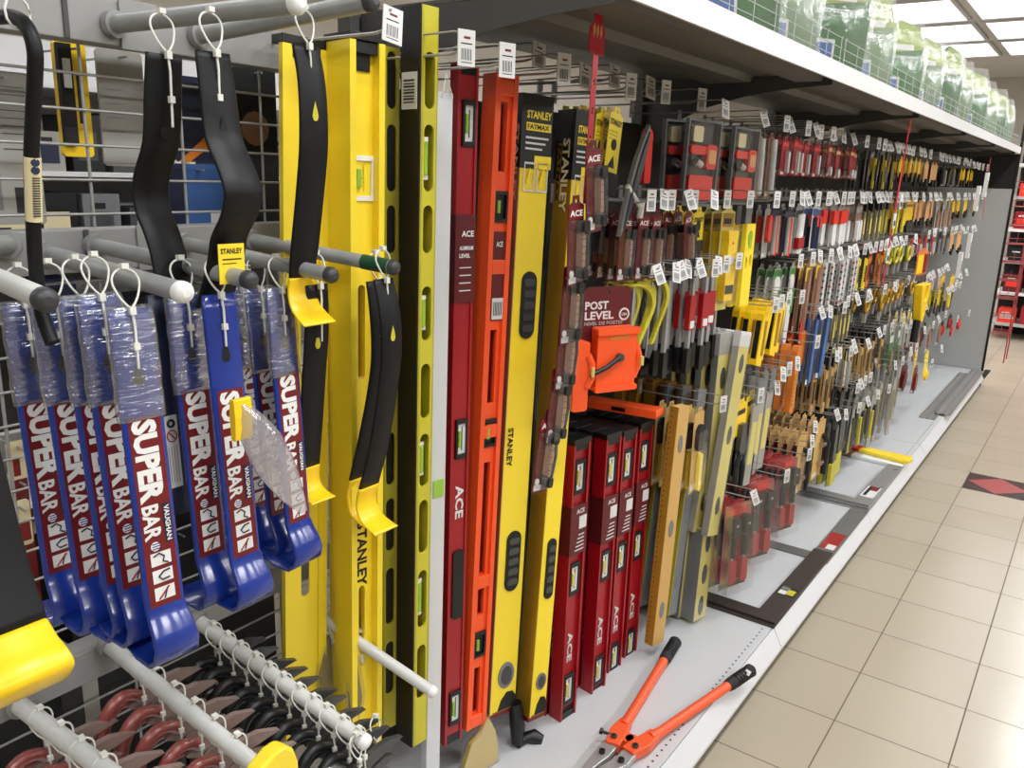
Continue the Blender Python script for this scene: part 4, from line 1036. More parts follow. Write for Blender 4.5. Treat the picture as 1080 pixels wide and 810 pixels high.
peachp = pack('small_tool_pack', 'pack', .085, .12, 'peach', [('tool', T_body('black_matte', .1, .6, .86, 1.2))], blister=False)
olivep = pack('small_tool_pack', 'pack', .06, .12, 'yellow_olive', [('tool', T_body('steel_dark', .1, .6, .7, 1.3))], blister=False)
darkp = pack('small_tool_pack', 'pack', .06, .14, 'black_matte', [('tool', T_body('steel', .0, .4, .3, .95))], blister=False)
hang(yellp, 'yellp', 1.665, 944, 972, 5, 'small yellow card with black tool', 'pack', 'small yellow cards, top row', 'the far top row', X=-.92, stack=3, dx=.05)
hang(peachp, 'peachp', 1.665, 974, 992, 4, 'small peach card with dark tool', 'pack', 'small peach cards, top row', 'the far top row past the yellow cards', X=-.92, stack=2, dx=.06)
hang(darkp, 'darkp', 1.665, 992, 1012, 6, 'small black card with steel tool', 'pack', 'small black cards, top row', 'the far top row past the peach cards', X=-.92, stack=2, dx=.06)
hang(None, 'yellp', 1.650, 1012, 1030, 5, 'small yellow card with black tool', 'pack', 'small yellow cards at the end, top row', 'the end of the top row', X=-.90, stack=2, dx=.06)

# --- second row
Z2 = 1.445
hang(clamp_pack, 'clampp', Z2, 655, 716, 5, 'maroon carded clamp with black jaws', 'pack', 'maroon carded clamps', 'the second row', X=-.90, stack=4, dx=.03)
hang(None, 'clampp', Z2, 716, 734, 1, 'maroon carded clamp with black jaws, single', 'pack', 'maroon carded clamps', 'the second row by the yellow card', X=-.875, stack=2, dx=.03, roll=(-9, -7))
hang(stanley_card(.075, .15, 'upright'), 'sq2', Z2, 735, 756, 1, 'dark tool on yellow lettered card', 'pack', 'yellow lettered cards, second row', 'the second row left of the yellow sensor', X=-.90, stack=4, dx=.03)
def sensor():
    t = thing('stud_sensor', 'x', 'tool'); mb = MB()
    mb.plate(euro(.085, .30), [circ(0, -.010, .004, 6)], 0, .0015, 'pale_yellow'); mb.box(-.036, .036, -.001, 0, -.060, -.022, 'gold'); mb.box(-.03, .02, -.0012, 0, -.052, -.036, 'black'); mb.build('backing_card', t)
    b = MB(); b.prism([(-.024, -.27), (.028, -.27), (.034, -.20), (.030, -.10), (.036, -.07), (-.034, -.07), (-.028, -.10), (-.028, -.2)], -.022, -.001, 'yellow_rich'); b.build('body', t, bevel=.002)
    b = MB(); b.box(-.014, .016, -.0235, -.022, -.165, -.145, 'paper'); b.box(-.022, .028, -.0235, -.022, -.25, -.225, 'black'); b.cyl((.0, -.0235, -.105), (0, -.022, -.105), .004, 'red_bright', 8); b.build('display', t)
    c = MB(); c.bbox(-.04, .04, -.028, -.001, -.28, -.06, .005, 'clear'); c.build('blister', t)
    return t
hang(sensor, 'sensor', Z2, 756, 786, 1, 'yellow stud sensor in clear pack', 'tool', 'yellow stud sensors', 'the second row', X=-.89, stack=3, dx=.032)
def magnet_level():
    t = thing('torpedo_level', 'x', 'spirit level'); mb = MB()
    mb.plate(rect(-.032, .032, -.30, -.055), [circ(0, -.10, .018, 12, .026), circ(-.014, -.17, .009, 10, .02), circ(.014, -.165, .009, 10, .02)], -.014, 0, 'yellow'); mb.build('body', t, bevel=.0015)
    v = MB(); v.cyl((0, -.008, -.125), (0, -.008, -.078), .011, 'green_vial', 12); v.box(-.022, -.006, -.006, -.004, -.19, -.152, 'olive_grey'); v.box(.006, .022, -.006, -.004, -.186, -.147, 'olive_grey'); v.build('vial', t)
    n = MB(); n.box(-.020, .020, -.003, 0, -.06, 0, 'grey_plastic'); n.build('hang_card', t); return t
hang(magnet_level, 'maglev', Z2, 783, 806, 1, 'yellow torpedo level with green centre vial', 'spirit level', 'yellow torpedo levels, second row', 'the second row', X=-.87, stack=3, dx=.03)
redclear = pack('small_tool_pack', 'pack', .055, .17, 'card_grey', [('tool', T_body('red_bright', .1, .6, .2, .7))], blister=True)
hang(redclear, 'redclear', Z2, 804, 818, 1, 'clear pack with red tool', 'pack', 'clear red tool packs', 'the second row right of the torpedo level', X=-.90, stack=3, dx=.03)
def markers(c1, c2, c3):
    return pack('marker_pack', 'pack', .062, .17, c1, [('marker_one', T_rod(c2, -.22, .12, .22, .95)), ('marker_two', T_rod(c3, .02, .12, .22, .98)), ('marker_three', T_rod(c2, .25, .12, .22, .93))], header='clear', blister=False)
hang(markers('navy', 'card_grey', 'red_bright'), 'mk1', Z2, 818, 834, 2, 'dark blue card with grey and red markers', 'pack', 'dark blue marker cards', 'the second row', X=-.89, stack=3, dx=.03)
hang(pack('marker_pack', 'pack', .062, .17, 'card_grey', [('marker', T_rod('paper', -.2, .16, .2, .98)), ('second_marker', T_rod('white', .2, .16, .2, .98)), ('red_band', lambda b, w, h: b.box(-w*.45, w*.45, -.018, -.001, -h*.88, -h*.66, 'red'))], header='navy', blister=False), 'mk2', Z2, 836, 854, 2, 'white markers under a navy header with red band', 'pack', 'white marker cards with red band', 'the second row', X=-.89, stack=3, dx=.03)
hang(pack('marker_pack', 'pack', .062, .17, 'white', [('marker', T_rod('navy', -.2, .14, .3, .95)), ('red_band', lambda b, w, h: b.box(-w*.1, w*.48, -.010, -.001, -h*.50, -h*.26, 'red_bright'))], header='blue_pack', blister=False), 'mk3', Z2, 855, 869, 2, 'white card with blue header and red block', 'pack', 'white cards with blue header', 'the second row', X=-.89, stack=3, dx=.03)
hang(pack('marker_pack', 'pack', .058, .165, 'card_grey', [('blade', T_body('paper', .0, .7, .4, .97)), ('red_band', lambda b, w, h: b.box(-w*.46, w*.46, -.014, -.001, -h*.46, -h*.16, 'red_bright'))], blister=False), 'mk4', Z2, 868, 894, 4, 'white blades under a red block', 'pack', 'red and white blade cards', 'the second row', X=-.89, stack=3, dx=.03)
hang(pack('marker_pack', 'pack', .055, .165, 'card_brown', [('blade', T_body('paper', .0, .6, .45, .97))], header='card_grey', blister=False), 'mk5', Z2, 894, 909, 3, 'brown card with white blades', 'pack', 'brown cards with white blades', 'the second row', X=-.89, stack=3, dx=.03)
hang(stick('file', 'tool', .030, .17, ('olive_grey', 'black', 'pale_yellow')), 'st3', Z2, 908, 936, 6, 'slim tool with olive blade', 'tool', 'slim olive tools, second row', 'the second row', X=-.90, stack=2, dx=.05)
hang(stick('file', 'tool', .040, .16, ('yellow_olive', 'grey_plastic', 'yellow')), 'st4', Z2, 937, 954, 4, 'slim yellow tool with grey handle', 'tool', 'slim yellow tools, second row', 'the second row', X=-.90, stack=2, dx=.05)
big_y = pack('small_tool_pack', 'pack', .11, .13, 'yellow_rich', [('tool', T_body('black_matte', .0, .8, .8, 1.35))], header='gold', blister=False)
hang(big_y, 'bigy', Z2, 955, 968, 2, 'yellow card over black tool', 'pack', 'yellow cards over black tools, second row', 'the far second row', X=-.90, stack=3, dx=.05)
hang(None, 'peachp', Z2, 968, 986, 4, 'small peach card with dark tool', 'pack', 'small peach cards, second row', 'the far second row', X=-.90, stack=3, dx=.05)
hang(pack('small_tool_pack', 'pack', .12, .2, 'card_grey', [('tool', T_body('card_brown', .1, .6, .3, .9))], blister=False), 'tanp', Z2, 986, 1003, 3, 'grey-tan card with brown tool', 'pack', 'grey-tan cards, second row', 'the far second row', X=-.90, stack=2, dx=.05)
hang(None, 'yellp', Z2, 1004, 1026, 7, 'small yellow card with black tool', 'pack', 'small yellow cards, second row', 'the end of the second row', X=-.88, stack=3, dx=.05)

# --- third row
Z3 = 1.262
def hacksaw(col, dk):
    def mk():
        t = thing('hacksaw', 'x', 'saw'); mb = MB()
        P = smooth([(-.035, -.002), (.0, -.005), (.030, -.022), (.042, -.050), (.030, -.085), (.004, -.13), (-.015, -.165)], 3)
        mb.prism([(x+.007, z) for x, z in P] + [(x-.007, z-.004) for x, z in reversed(P)], -.006, .004, col); mb.build('frame', t, bevel=.001)
        b = MB(); b.prism([(-.005, -.145), (.006, -.135), (.034, -.085), (.024, -.08)], -.005, .003, col); b.prism([(-.03, -.17), (.0, -.165), (-.02, -.205), (-.032, -.2)], -.004, .003, dk); b.build('handle', t)
        b = MB(); b.box(-.036, -.03, -.002, .001, -.2, -.01, 'steel'); b.build('blade', t); return t
    return mk
hang(hacksaw('yellow_olive', 'steel_dark'), 'hsaw', 1.275, 668, 704, 3, 'small yellow bent hacksaw frame', 'saw', 'yellow bent hacksaws', 'the third row above the orange post level', X=-.89, stack=3, dx=.04, rz=(78, 86))
def chalk(sleeve):
    def mk():
        t = thing('sliding_square', 'x', 'tool'); mb = MB(); mb.box(-.006, .008, -.010, 0, -.22, -.01, 'steel'); mb.build('blade', t)
        b = MB(); b.bbox(-.013, .013, -.014, 0, -.27, -.20, .003, 'black'); b.build('handle', t)
        if sleeve: b = MB(); b.bbox(-.018, .018, -.013, .002, -.15, -.055, .002, sleeve); b.box(-.010, .014, -.0138, -.013, -.145, -.125, 'paper'); b.build('sleeve', t)
        return t
    return mk
hang(chalk(None), 'chalkn', 1.27, 700, 722, 3, 'steel sliding square with black handle', 'tool', 'steel sliding squares', 'the third row left of the red sleeves', X=-.92, stack=4, dx=.03, rz=(80, 90))
hang(chalk('red'), 'chalkr', 1.27, 722, 752, 3, 'steel sliding square in red sleeve', 'tool', 'steel sliding squares in red sleeves', 'the third row', X=-.90, stack=4, dx=.03, rz=(80, 90))
hang(None, 'chalkn', 1.27, 750, 764, 1, 'steel sliding square with black handle', 'tool', 'steel sliding squares', 'the third row right of the red sleeves', X=-.92, stack=3, dx=.03)
ybox = lambda: ybox_()
def ybox_():
    t = thing('utility_knife', 'x', 'knife'); mb = MB(); mb.prism([(-.026, -.17), (.012, -.175), (.030, -.02), (.020, 0), (-.016, 0), (-.022, -.01)], -.024, 0, 'yellow_rich'); mb.build('body', t, bevel=.002)
    b = MB(); b.box(-.004, .012, -.0255, -.024, -.14, -.03, 'gold'); b.box(-.027, -.025, -.02, -.004, -.15, -.03, 'black'); b.build('slider', t); return t
hang(ybox, 'ybox', 1.125, 791, 829, 4, 'chunky yellow utility knife case', 'knife', 'yellow knife cases', 'the third row', X=-.87, stack=3, dx=.04, roll=(5, 8), rz=(80, 88))
hang(pack('saw_pack', 'pack', .075, .30, 'card_grey', [('blade', T_body('paper', -.1, .7, .14, .99, .006)), ('print', lambda b, w, h: b.box(w*.1, w*.48, -.008, -.006, -h*.6, -h*.3, 'green'))], header='green', blister=False), 'sawp', 1.235, 822, 847, 2, 'tall pale card with green print', 'pack', 'tall pale green-printed cards', 'the third row', X=-.90, stack=3, dx=.03, roll=(4, 7))
hang(pack('saw_pack', 'pack', .060, .27, 'card_brown', [('blade', T_body('card_brown', .1, .5, .1, .98, .01))], header='yellow', blister=False), 'brownp', 1.235, 848, 872, 5, 'tall brown wooden-looking strip', 'pack', 'tall brown strips', 'the third row', X=-.90, stack=3, dx=.025, roll=(4, 7))
hang(pack('saw_pack', 'pack', .060, .26, 'card_grey', [('ruler', T_body('paper', .1, .5, .1, .98, .006)), ('print', lambda b, w, h: [b.box(-w*.3, -w*.1, -.007, -.001, -h*(.2+.1*q), -h*(.17+.1*q), 'red' if q % 3 == 0 else 'steel_dark') for q in range(8)])], blister=False), 'rulerp', 1.235, 872, 906, 6, 'tall grey ruler pack with red marks', 'pack', 'tall grey ruler packs', 'the third row', X=-.90, stack=3, dx=.025, roll=(4, 7))
hang(stick('file', 'tool', .040, .19, ('yellow', 'black', 'black')), 'st5', 1.235, 907, 918, 2, 'slim bright yellow tool', 'tool', 'slim bright yellow tools', 'the third row', X=-.90, stack=3, dx=.05, roll=(3, 6))
hang(stick('file', 'tool', .040, .19, ('orange_dull', 'red', 'red_dark')), 'st6', 1.235, 919, 934, 3, 'slim orange and red tool', 'tool', 'slim orange tools', 'the third row', X=-.90, stack=3, dx=.05, roll=(3, 6))
def ring_pack(c):
    def mk():
        t = thing('hole_saw', 'x', 'tool'); mb = MB(); mb.tube([(.036*math.cos(a*.55), -.01, -.06+.036*math.sin(a*.55)) for a in range(12)], .008, c, 6); mb.build('ring', t)
        b = MB(); b.box(-.03, .03, -.001, .0, -.15, 0, 'olive_grey'); b.bbox(-.012, .018, -.010, -.001, -.15, -.1, .003, 'steel'); b.build('backing_card', t); return t
    return mk
hang(ring_pack('yellow_olive'), 'ring', 1.235, 935, 956, 4, 'yellowish ring tool on card', 'tool', 'ring tools, third row', 'the third row', X=-.88, stack=2, dx=.05)
hang(ring_pack('gold'), 'ring2', 1.03, 915, 962, 8, 'brass-coloured ring tool on card', 'tool', 'brass ring tools', 'the fourth row', X=-.87, stack=2, dx=.06)
hang(None, 'redp', 1.235, 962, 984, 4, 'small red card', 'pack', 'small red cards, third row', 'the far third row', X=-.92, stack=2, dx=.05)
hang(None, 'darkp', 1.235, 984, 1004, 6, 'small black card with steel tool', 'pack', 'small black cards, third row', 'the far third row', X=-.90, stack=2, dx=.05)
hang(None, 'peachp', 1.22, 1003, 1018, 4, 'small peach card with dark tool', 'pack', 'small peach cards, third row', 'the end of the third row', X=-.88, stack=2, dx=.05)

# --- lower rows, middle bays
hang(stick('floor_scraper', 'tool', .055, .36, ('card_grey', 'grey_plastic', 'pale_yellow'), .006), 'grb', .90, 795, 826, 3, 'long clear-packed grey blade', 'tool', 'long grey blades, fourth row', 'the fourth row', X=-.85, stack=4, dx=.03, roll=(5, 8))
def plier():
    t = thing('pliers_pack', 'x', 'pliers'); mb = MB(); mb.plate(euro(.09, .12), [circ(0, -.010, .004, 6)], 0, .0012, 'yellow_rich'); mb.box(-.035, .03, -.001, 0, -.05, -.035, 'black'); mb.build('backing_card', t)
    b = MB(); b.prism([(-.012, -.08), (.02, -.08), (.028, -.16), (.0, -.20), (-.022, -.16)], -.016, -.001, 'steel_dark'); b.build('jaw', t, bevel=.002)
    for s_ in (-1, 1): b = MB(); b.tube([(s_*.004, -.01, -.18), (s_*.026, -.01, -.23), (s_*.022, -.01, -.30)], [.008, .010, .008], 'black_rubber', 8); b.build('handle', t)
    return t
hang(plier, 'plier', .855, 772, 802, 2, 'black-handled pliers on yellow card', 'pliers', 'pliers on yellow cards', 'the fourth row beside the pale levels', X=-.86, stack=3, dx=.04)
def orange_case():
    t = thing('saw_case', 'x', 'pack'); mb = MB(); mb.prism([(-.030, -.24), (.016, -.25), (.034, -.225), (.024, -.16), (.030, -.02), (.018, 0), (-.020, 0), (-.026, -.02)], -.022, 0, 'orange_dull'); mb.build('body', t, bevel=.002)
    b = MB(); b.box(-.024, .014, -.0235, -.022, -.22, -.10, 'card_ochre')
    for q in range(7): b.box(-.020, .010, -.0242, -.0235, -.21+q*.015, -.204+q*.015, 'orange_dull')
    b.build('label', t); return t
hang(orange_case, 'ocase', .955, 829, 848, 1, 'bright orange moulded case', 'pack', 'orange moulded cases', 'the fourth row', X=-.85, stack=4, dx=.04, roll=(4, 6))
hang(pack('glove_pack', 'pack', .07, .10, 'red_bright', [('tool', T_body('orange_dull', .1, .7, .5, 1.8))], blister=False), 'orsm', 1.03, 842, 856, 1, 'red and orange small pack', 'pack', 'red and orange packs', 'the fourth row above the blue packs', X=-.88, stack=2, dx=.04, roll=(6, 9))
hang(pack('blade_pack', 'pack', .085, .27, 'navy', [('print', lambda b, w, h: b.box(-w*.1, w*.40, -.006, -.001, -h*.95, -h*.05, 'blue_pack'))], blister=False), 'bluep', 1.03, 852, 878, 2, 'tall blue pack', 'pack', 'tall blue packs', 'the fourth row', X=-.86, stack=4, dx=.03, roll=(6, 9))
hang(None, 'st3', 1.03, 878, 902, 5, 'slim tool with olive blade', 'tool', 'slim olive tools, fourth row', 'the fourth row', X=-.88, stack=3, dx=.05)
hang(stick('file', 'tool', .034, .24, ('wood', 'black', 'black')), 'st7', .82, 862, 890, 5, 'wooden-handled slim chisel', 'tool', 'wooden-handled chisels', 'the fifth row', X=-.88, stack=4, dx=.035)
hang(pack('brush_pack', 'pack', .06, .21, 'paper', [('brush', T_body('card_grey', .1, .5, .3, .97))], header='yellow', blister=False), 'whp', .83, 893, 908, 1, 'white card with yellow header', 'pack', 'white cards with yellow header', 'the fifth row', X=-.83, stack=4, dx=.03)
hang(None, 'st7', .82, 908, 936, 5, 'wooden-handled slim chisel', 'tool', 'wooden-handled chisels further on', 'the far fifth row', X=-.88, stack=4, dx=.035)
grn = pack('brush_pack', 'pack', .08, .22, 'green', [('tool', T_body('olive_grey', .1, .7, .45, .97))], header='paper', blister=False)
hang(grn, 'grn', .78, 934, 950, 2, 'green card with olive brush', 'pack', 'green brush cards', 'the fifth row', X=-.86, stack=3, dx=.04)
tanb = pack('hook_pack', 'pack', .115, .26, 'card_tan', [('black_hook', lambda b, w, h: [b.tube([(w*.25, -.01, -h*.3), (w*.42, -.02, -h*.45), (w*.30, -.02, -h*.95)], .012, 'black', 8), b.cyl((w*.1, -.012, -h*.45), (w*.28, -.012, -h*.45), .012, 'chrome', 8), b.cyl((w*.05, -.012, -h*.75), (w*.24, -.012, -h*.75), .012, 'chrome', 8)])], header=None, blister=False)
hang(tanb, 'tanb', .60, 834, 872, 2, 'tan cardboard pack with black clamp', 'pack', 'tan packs with black clamps', 'the lower row', X=-.84, stack=7, dx=.035)
hang(pack('tool_pack', 'pack', .085, .30, 'black_matte', [('tool', T_body('steel_dark', .0, .5, .1, .7)), ('band', lambda b, w, h: b.box(-w*.46, w*.46, -.016, -.001, -h*.98, -h*.66, 'yellow_olive'))], blister=False), 'blky', .56, 872, 893, 2, 'black tool pack with yellow lower half', 'pack', 'black packs with yellow ends', 'the lower row', X=-.83, stack=6, dx=.035)
hang(stick('file', 'tool', .035, .34, ('steel_dark', 'black', 'grey_plastic')), 'st8', .66, 884, 905, 4, 'long dark steel strip', 'tool', 'long dark strips', 'the lower row', X=-.83, stack=4, dx=.035, roll=(5, 8))
hang(pack('tool_pack', 'pack', .09, .24, 'card_grey', [('tool', T_body('black', .1, .5, .3, .98)), ('band', lambda b, w, h: b.box(-w*.46, w*.1, -.010, -.001, -h*.98, -h*.4, 'yellow_olive'))], blister=False), 'gyb', .52, 898, 925, 3, 'grey card with yellow-striped tool', 'pack', 'grey cards with yellow stripes', 'the lower row', X=-.84, stack=5, dx=.035)
hang(stick('long_level', 'spirit level', .06, .42, ('card_grey', 'grey_plastic', 'olive_grey')), 'lg', .62, 925, 958, 5, 'long pale grey strip standing low', 'tool', 'long pale strips, lower row', 'the lower row', X=-.84, stack=3, dx=.04, roll=(3, 6))
hang(None, 'st7', .60, 905, 928, 3, 'wooden-handled slim chisel', 'tool', 'wooden-handled chisels, low', 'the lower row back', X=-.95, stack=3, dx=.035)
hang(None, 'whp', .82, 950, 966, 3, 'white card with yellow header', 'pack', 'white cards with yellow header, far', 'the far fifth row', X=-.88, stack=3, dx=.04)
hang(pack('small_tool_pack', 'pack', .14, .17, 'maroon', [('tool', T_body('red_dark', .1, .5, .3, .9))], blister=False), 'mar2', .50, 962, 974, 1, 'dark red pack', 'pack', 'dark red packs, low', 'the far lower row', X=-.80, stack=3, dx=.06, roll=(8, 12))
hang(pack('small_tool_pack', 'pack', .09, .20, 'yellow', [('tool', T_body('yellow_rich', .1, .8, .7, .99))], blister=False), 'yel2', .54, 975, 983, 1, 'bright yellow pack', 'pack', 'bright yellow packs, low', 'the far lower row', X=-.80, stack=2, dx=.06, roll=(-12, -8))
hang(None, 'tanp', .66, 958, 992, 4, 'grey-tan card with brown tool', 'pack', 'grey-tan cards, low', 'the far lower row', X=-.88, stack=4, dx=.05)
hang(olivep, 'olivep', .86, 984, 1002, 7, 'olive card with dark tool', 'pack', 'olive cards', 'the far fourth row', X=-.86, stack=3, dx=.05)
hang(pack('small_tool_pack', 'pack', .16, .16, 'yellow_rich', [('tool', T_body('black', .1, .3, .4, .9)), ('second_tool', T_body('yellow', -.3, .3, .5, 1.2))], blister=False), 'yel3', .94, 999, 1012, 2, 'bright yellow pack with black tool', 'pack', 'bright yellow packs at the end', 'the end of the fourth row', X=-.82, stack=2, dx=.06)
hang(pack('small_tool_pack', 'pack', .13, .12, 'black', [('tool', T_body('red_bright', .1, .8, .35, .9))], blister=False), 'rb', .60, 996, 1014, 2, 'black and red pack', 'pack', 'black and red packs at the end', 'the end of the lower row', X=-.84, stack=2, dx=.06)
hang(None, 'darkp', .98, 962, 984, 5, 'small black card with steel tool', 'pack', 'small black cards, fourth row', 'the far fourth row', X=-.90, stack=3, dx=.05)
hang(None, 'redp', 1.00, 984, 992, 2, 'small red card', 'pack', 'small red cards, fourth row', 'the far fourth row', X=-.87, stack=2, dx=.05)


mat('steel_brown', (70, 62, 58), 0.38, 0.35, noise=0.12, scale=30)
mat('steel_grey', (128, 128, 128), 0.35, 0.5, noise=0.08, scale=30)
mat('steel_light', (170, 170, 170), 0.3, 0.6, noise=0.06, scale=30)
mat('alu_dull', (150, 146, 142), 0.4, 0.5, noise=0.08, scale=20)
mat('leaf_green', (52, 104, 46), 0.4, noise=0.15, scale=15)
mat('pale_green', (104, 132, 92), 0.4, noise=0.1, scale=15)
mat('lime', (140, 158, 62), 0.4)

# ================================================================= packs and levels of the second bay, nearer ones
# red clip strip with maroon clamp packs
def clip_strip(label, top, bot, X, w=.018, header=True):
    p = onX(top[0], top[1], X); q = onX(bot[0], bot[1], X); L = (p-q).length
    z_ = (p-q).normalized(); x_ = Vector((0, 1, 0)); x_ = (x_-z_*x_.dot(z_)).normalized(); y_ = z_.cross(x_); mm = Matrix((x_, y_, z_)).transposed().to_4x4(); mm.translation = p
    t = thing('clip_strip', label, 'clip strip'); t.matrix_world = mm
    mb = MB(); n = int(L/.05)
    mb.plate(rect(-w/2, w/2, -L, 0), [rect(-w*.2, w*.15, -.045-k*.05-.012, -.045-k*.05) for k in range(n-1)], 0, .0015, 'red_strip'); mb.build('strip', t)
    if header:
        h = MB(); h.plate([(-.026, -.055), (.026, -.055), (.026, -.012), (.014, -.004), (.012, .032), (-.012, .032), (-.014, -.004), (-.026, -.012)], [circ(0, .018, .004, 8)], -.001, .0005, 'red_strip'); 
        for q_ in range(3): h.prism([(-.015+q_*.012, -.03), (-.009+q_*.012, -.02), (-.012+q_*.012, -.005), (-.017+q_*.012, -.012)], -.0016, -.001, 'peach')
        h.build('header', t)
    return t, p, mm
clip_strip('red hanging clip strip with slots in front of the combination squares', (631, 22), (618, 215), -.80)
for i, (px, py, X, rl) in enumerate([(626, 148, -.79, -6), (608, 206, -.80, -3), (604, 272, -.81, 2), (600, 322, -.815, 4), (592, 380, -.82, 6), (580, 432, -.825, 9)]):
    spawn('clampp', None, onX(px, py, X), rz=88, roll=rl, scale=1.0, label=f'maroon carded clamp clipped in the chain beside the yellow level, {ORD[i].replace("front", "first")} from the top', group='clamps on the red strip')
clip_strip('far red hanging clip strip with white tags down the middle of the shelving', (961, 124), (931, 300), -.74, w=.024)
t, p, mm = clip_strip('pale clip strip with white tags at the far end panel', (1045, 166), (1036, 232), -.72, w=.02, header=False)
for i, (px, py) in enumerate([(951, 205), (944, 225), (937, 262)]):
    b = MB(); b.box(-.022, .022, -.003, 0, -.06, 0, 'paper'); b.box(-.015, .015, -.0035, -.003, -.05, -.03, 'barcode'); tag(b.build('price_tag_card', loc=onX(px, py, -.735), rot=(0, 0, math.radians(90))), f'white tag on the far red clip strip, {["top", "middle", "bottom"][i]} one', 'tag', 'tags on the far red strip')
for i, (px, py) in enumerate([(1040, 182), (1031, 196), (1022, 246), (1012, 266)]):
    b = MB(); b.box(-.024, .024, -.02, 0, -.15, 0, 'white'); b.box(-.02, .02, -.0205, -.02, -.12, -.05, 'card_grey'); tag(b.build('white_packet', loc=onX(px, py, -.72), rot=(0, 0, math.radians(90)), bevel=.004), f'narrow white packet near the far end panel, {ORD[i].replace("front", "first")} from the top', 'packet', 'white packets by the end panel')

# orange post level on dark card
p = onX(642, 302, -.86)
t = thing('post_level', 'orange post level hanging on a dark maroon card above the red levels', 'post level', p, (0, 0, math.radians(64)))
mb = MB(); mb.plate([(-.065, -.19), (.062, -.19), (.062, -.012), (.045, 0), (-.05, 0), (-.065, -.012)], [circ(0, -.012, .004, 8)], 0, .0015, 'maroon')
put_text(mb, 'POST', .018, 'paper', -.058, -.040, -.0008, length=.06); put_text(mb, 'LEVEL', .018, 'paper', -.058, -.062, -.0008, length=.075); put_text(mb, 'NIVEL DE POSTES', .008, 'card_grey', -.058, -.079, -.0008, length=.10)
mb.prism(circ(.045, -.062, .014, 16), -.0008, 0, 'paper'); mb.prism(circ(.045, -.062, .010, 12), -.0012, -.0008, 'maroon'); put_text(mb, 'USA', .006, 'paper', .0375, -.062, -.0014); mb.build('backing_card', t)
mb = MB(); mb.bbox(-.040, .062, -.030, -.004, -.225, -.085, .004, 'orange'); mb.bbox(-.044, .066, -.036, -.028, -.100, -.085, .003, 'orange'); mb.bbox(-.044, .066, -.036, -.028, -.225, -.212, .003, 'orange')
mb.tube([(.066, -.018, -.125), (.076, -.018, -.15), (.076, -.018, -.175), (.064, -.018, -.2)], .010, 'orange', 8); mb.build('face_plate', t, bevel=.002)
mb = MB(); mb.bbox(-.100, -.062, -.034, .010, -.262, -.110, .004, 'orange'); mb.tube([(-.066, -.030, -.14), (-.056, -.032, -.16), (-.056, -.032, -.19), (-.066, -.030, -.21)], .010, 'orange', 8); mb.build('side_plate', t, bevel=.002)
mb = MB(); mb.tube([(-.062, -.036, -.185), (-.02, -.040, -.168), (.012, -.038, -.150)], .0055, 'black', 8); mb.cyl((.016, -.04, -.150), (.016, -.028, -.150), .009, 'steel_dark', 10); mb.build('rubber_band', t)
for x_, z_ in ((-.058, -.175), (.070, -.16)):
    mb = MB(); mb.cyl((x_, -.042, z_-.010), (x_, -.042, z_+.010), .0045, 'pale_yellow', 8); mb.build('vial', t)
mb = MB(); mb.bbox(-.01, .042, -.031, -.030, -.112, -.100, .001, 'orange_dull'); mb.build('moulded_emblem', t)

# cardboard boxed rulers (ochre) and the strips behind
def box_col(label, group, c, cb, ys, X, phi, face, edge, dots=False, cap=None, n=1, dx=.05, clear=False, name='boxed_level', cat='box'):
    m, w, d, h = column(*c, ys[0], ys[1], X, phi, *cb)
    out = []
    for k in range(n):
        if k == 0:
            t = lthing(name, label, cat, m, group)
            mb = MB(); mb.box(.001, w, 0, d, 0, h, face); mb.build('box_body', t, bevel=.001)
            e = MB(); e.box(-.0006, .001, 0, d, 0, h, edge)
            if dots:
                for q in range(46): e.cyl((-.0012, d*.7, .01+q*h/46.5), (-.0004, d*.7, .01+q*h/46.5), .0022, 'black', 6)
            e.build('printed_edge', t)
            if cap: e = MB(); e.box(-.001, w+.001, -.001, d+.001, h*.93, h+.003, cap); e.build('end_cap', t, bevel=.001)
            e = MB()
            for zz_ in (.15, .5, .85): e.prism(circ(w*.5, h*zz_, w*.2, 12, w*.5), -.0012, 0, 'grey_plastic' if not clear else 'steel_dark')
            e.build('printed_window', t)
            if clear: e = MB(); e.box(-.002, w+.002, -.003, d+.002, 0, h*.99, 'clear'); e.build('clear_sleeve', t)
            out.append(t)
        else:
            o = copy_tree(out[0]); mm = m.copy(); mm.translation = m.translation + Vector((-dx*k, random.uniform(-.003, .003), random.uniform(-.004, .004))); o.matrix_world = mm
            o['label'] = label.split(',')[0] + f', {ORD[k]} back in {"the right" if "right stack" in label else "its"} stack'; out.append(o)
    return m, w, d, h
box_col('ochre boxed ruler with dotted edge, right of the short red levels', 'ochre boxed rulers', (706, 716, 730), (680, 688, 697), (430, 682), -.90, -12, 'card_tan', 'card_ochre', True, None, 1)
box_col('wood-brown boxed ruler, behind the ochre one', 'ochre boxed rulers', (712, 722, 732), (690, 697, 704), (408, 640), -.985, -12, 'card_ochre', 'card_ochre', False, None, 5, .052)
# grey shelf knives beside
box_col('slim grey and yellow level, between the ochre box and the pale levels', 'slim grey and yellow levels', (732, 737, 746), (702, 705, 712), (412, 650), -.93, -12, 'grey_plastic', 'yellow_olive', False, 'grey_plastic', 3, .05)
hang(pack('tool_pack', 'pack', .07, .26, 'card_tan', [('tool', T_body('black_matte', .0, .6, .2, .5)), ('blade', T_body('yellow', .2, .3, .55, 1.0))], blister=True), 'mixp', .88, 728, 748, 1, 'clear pack with yellow and black tool', 'pack', 'mixed clear packs', 'the gap beside the pale levels', X=-.88, stack=5, dx=.03)
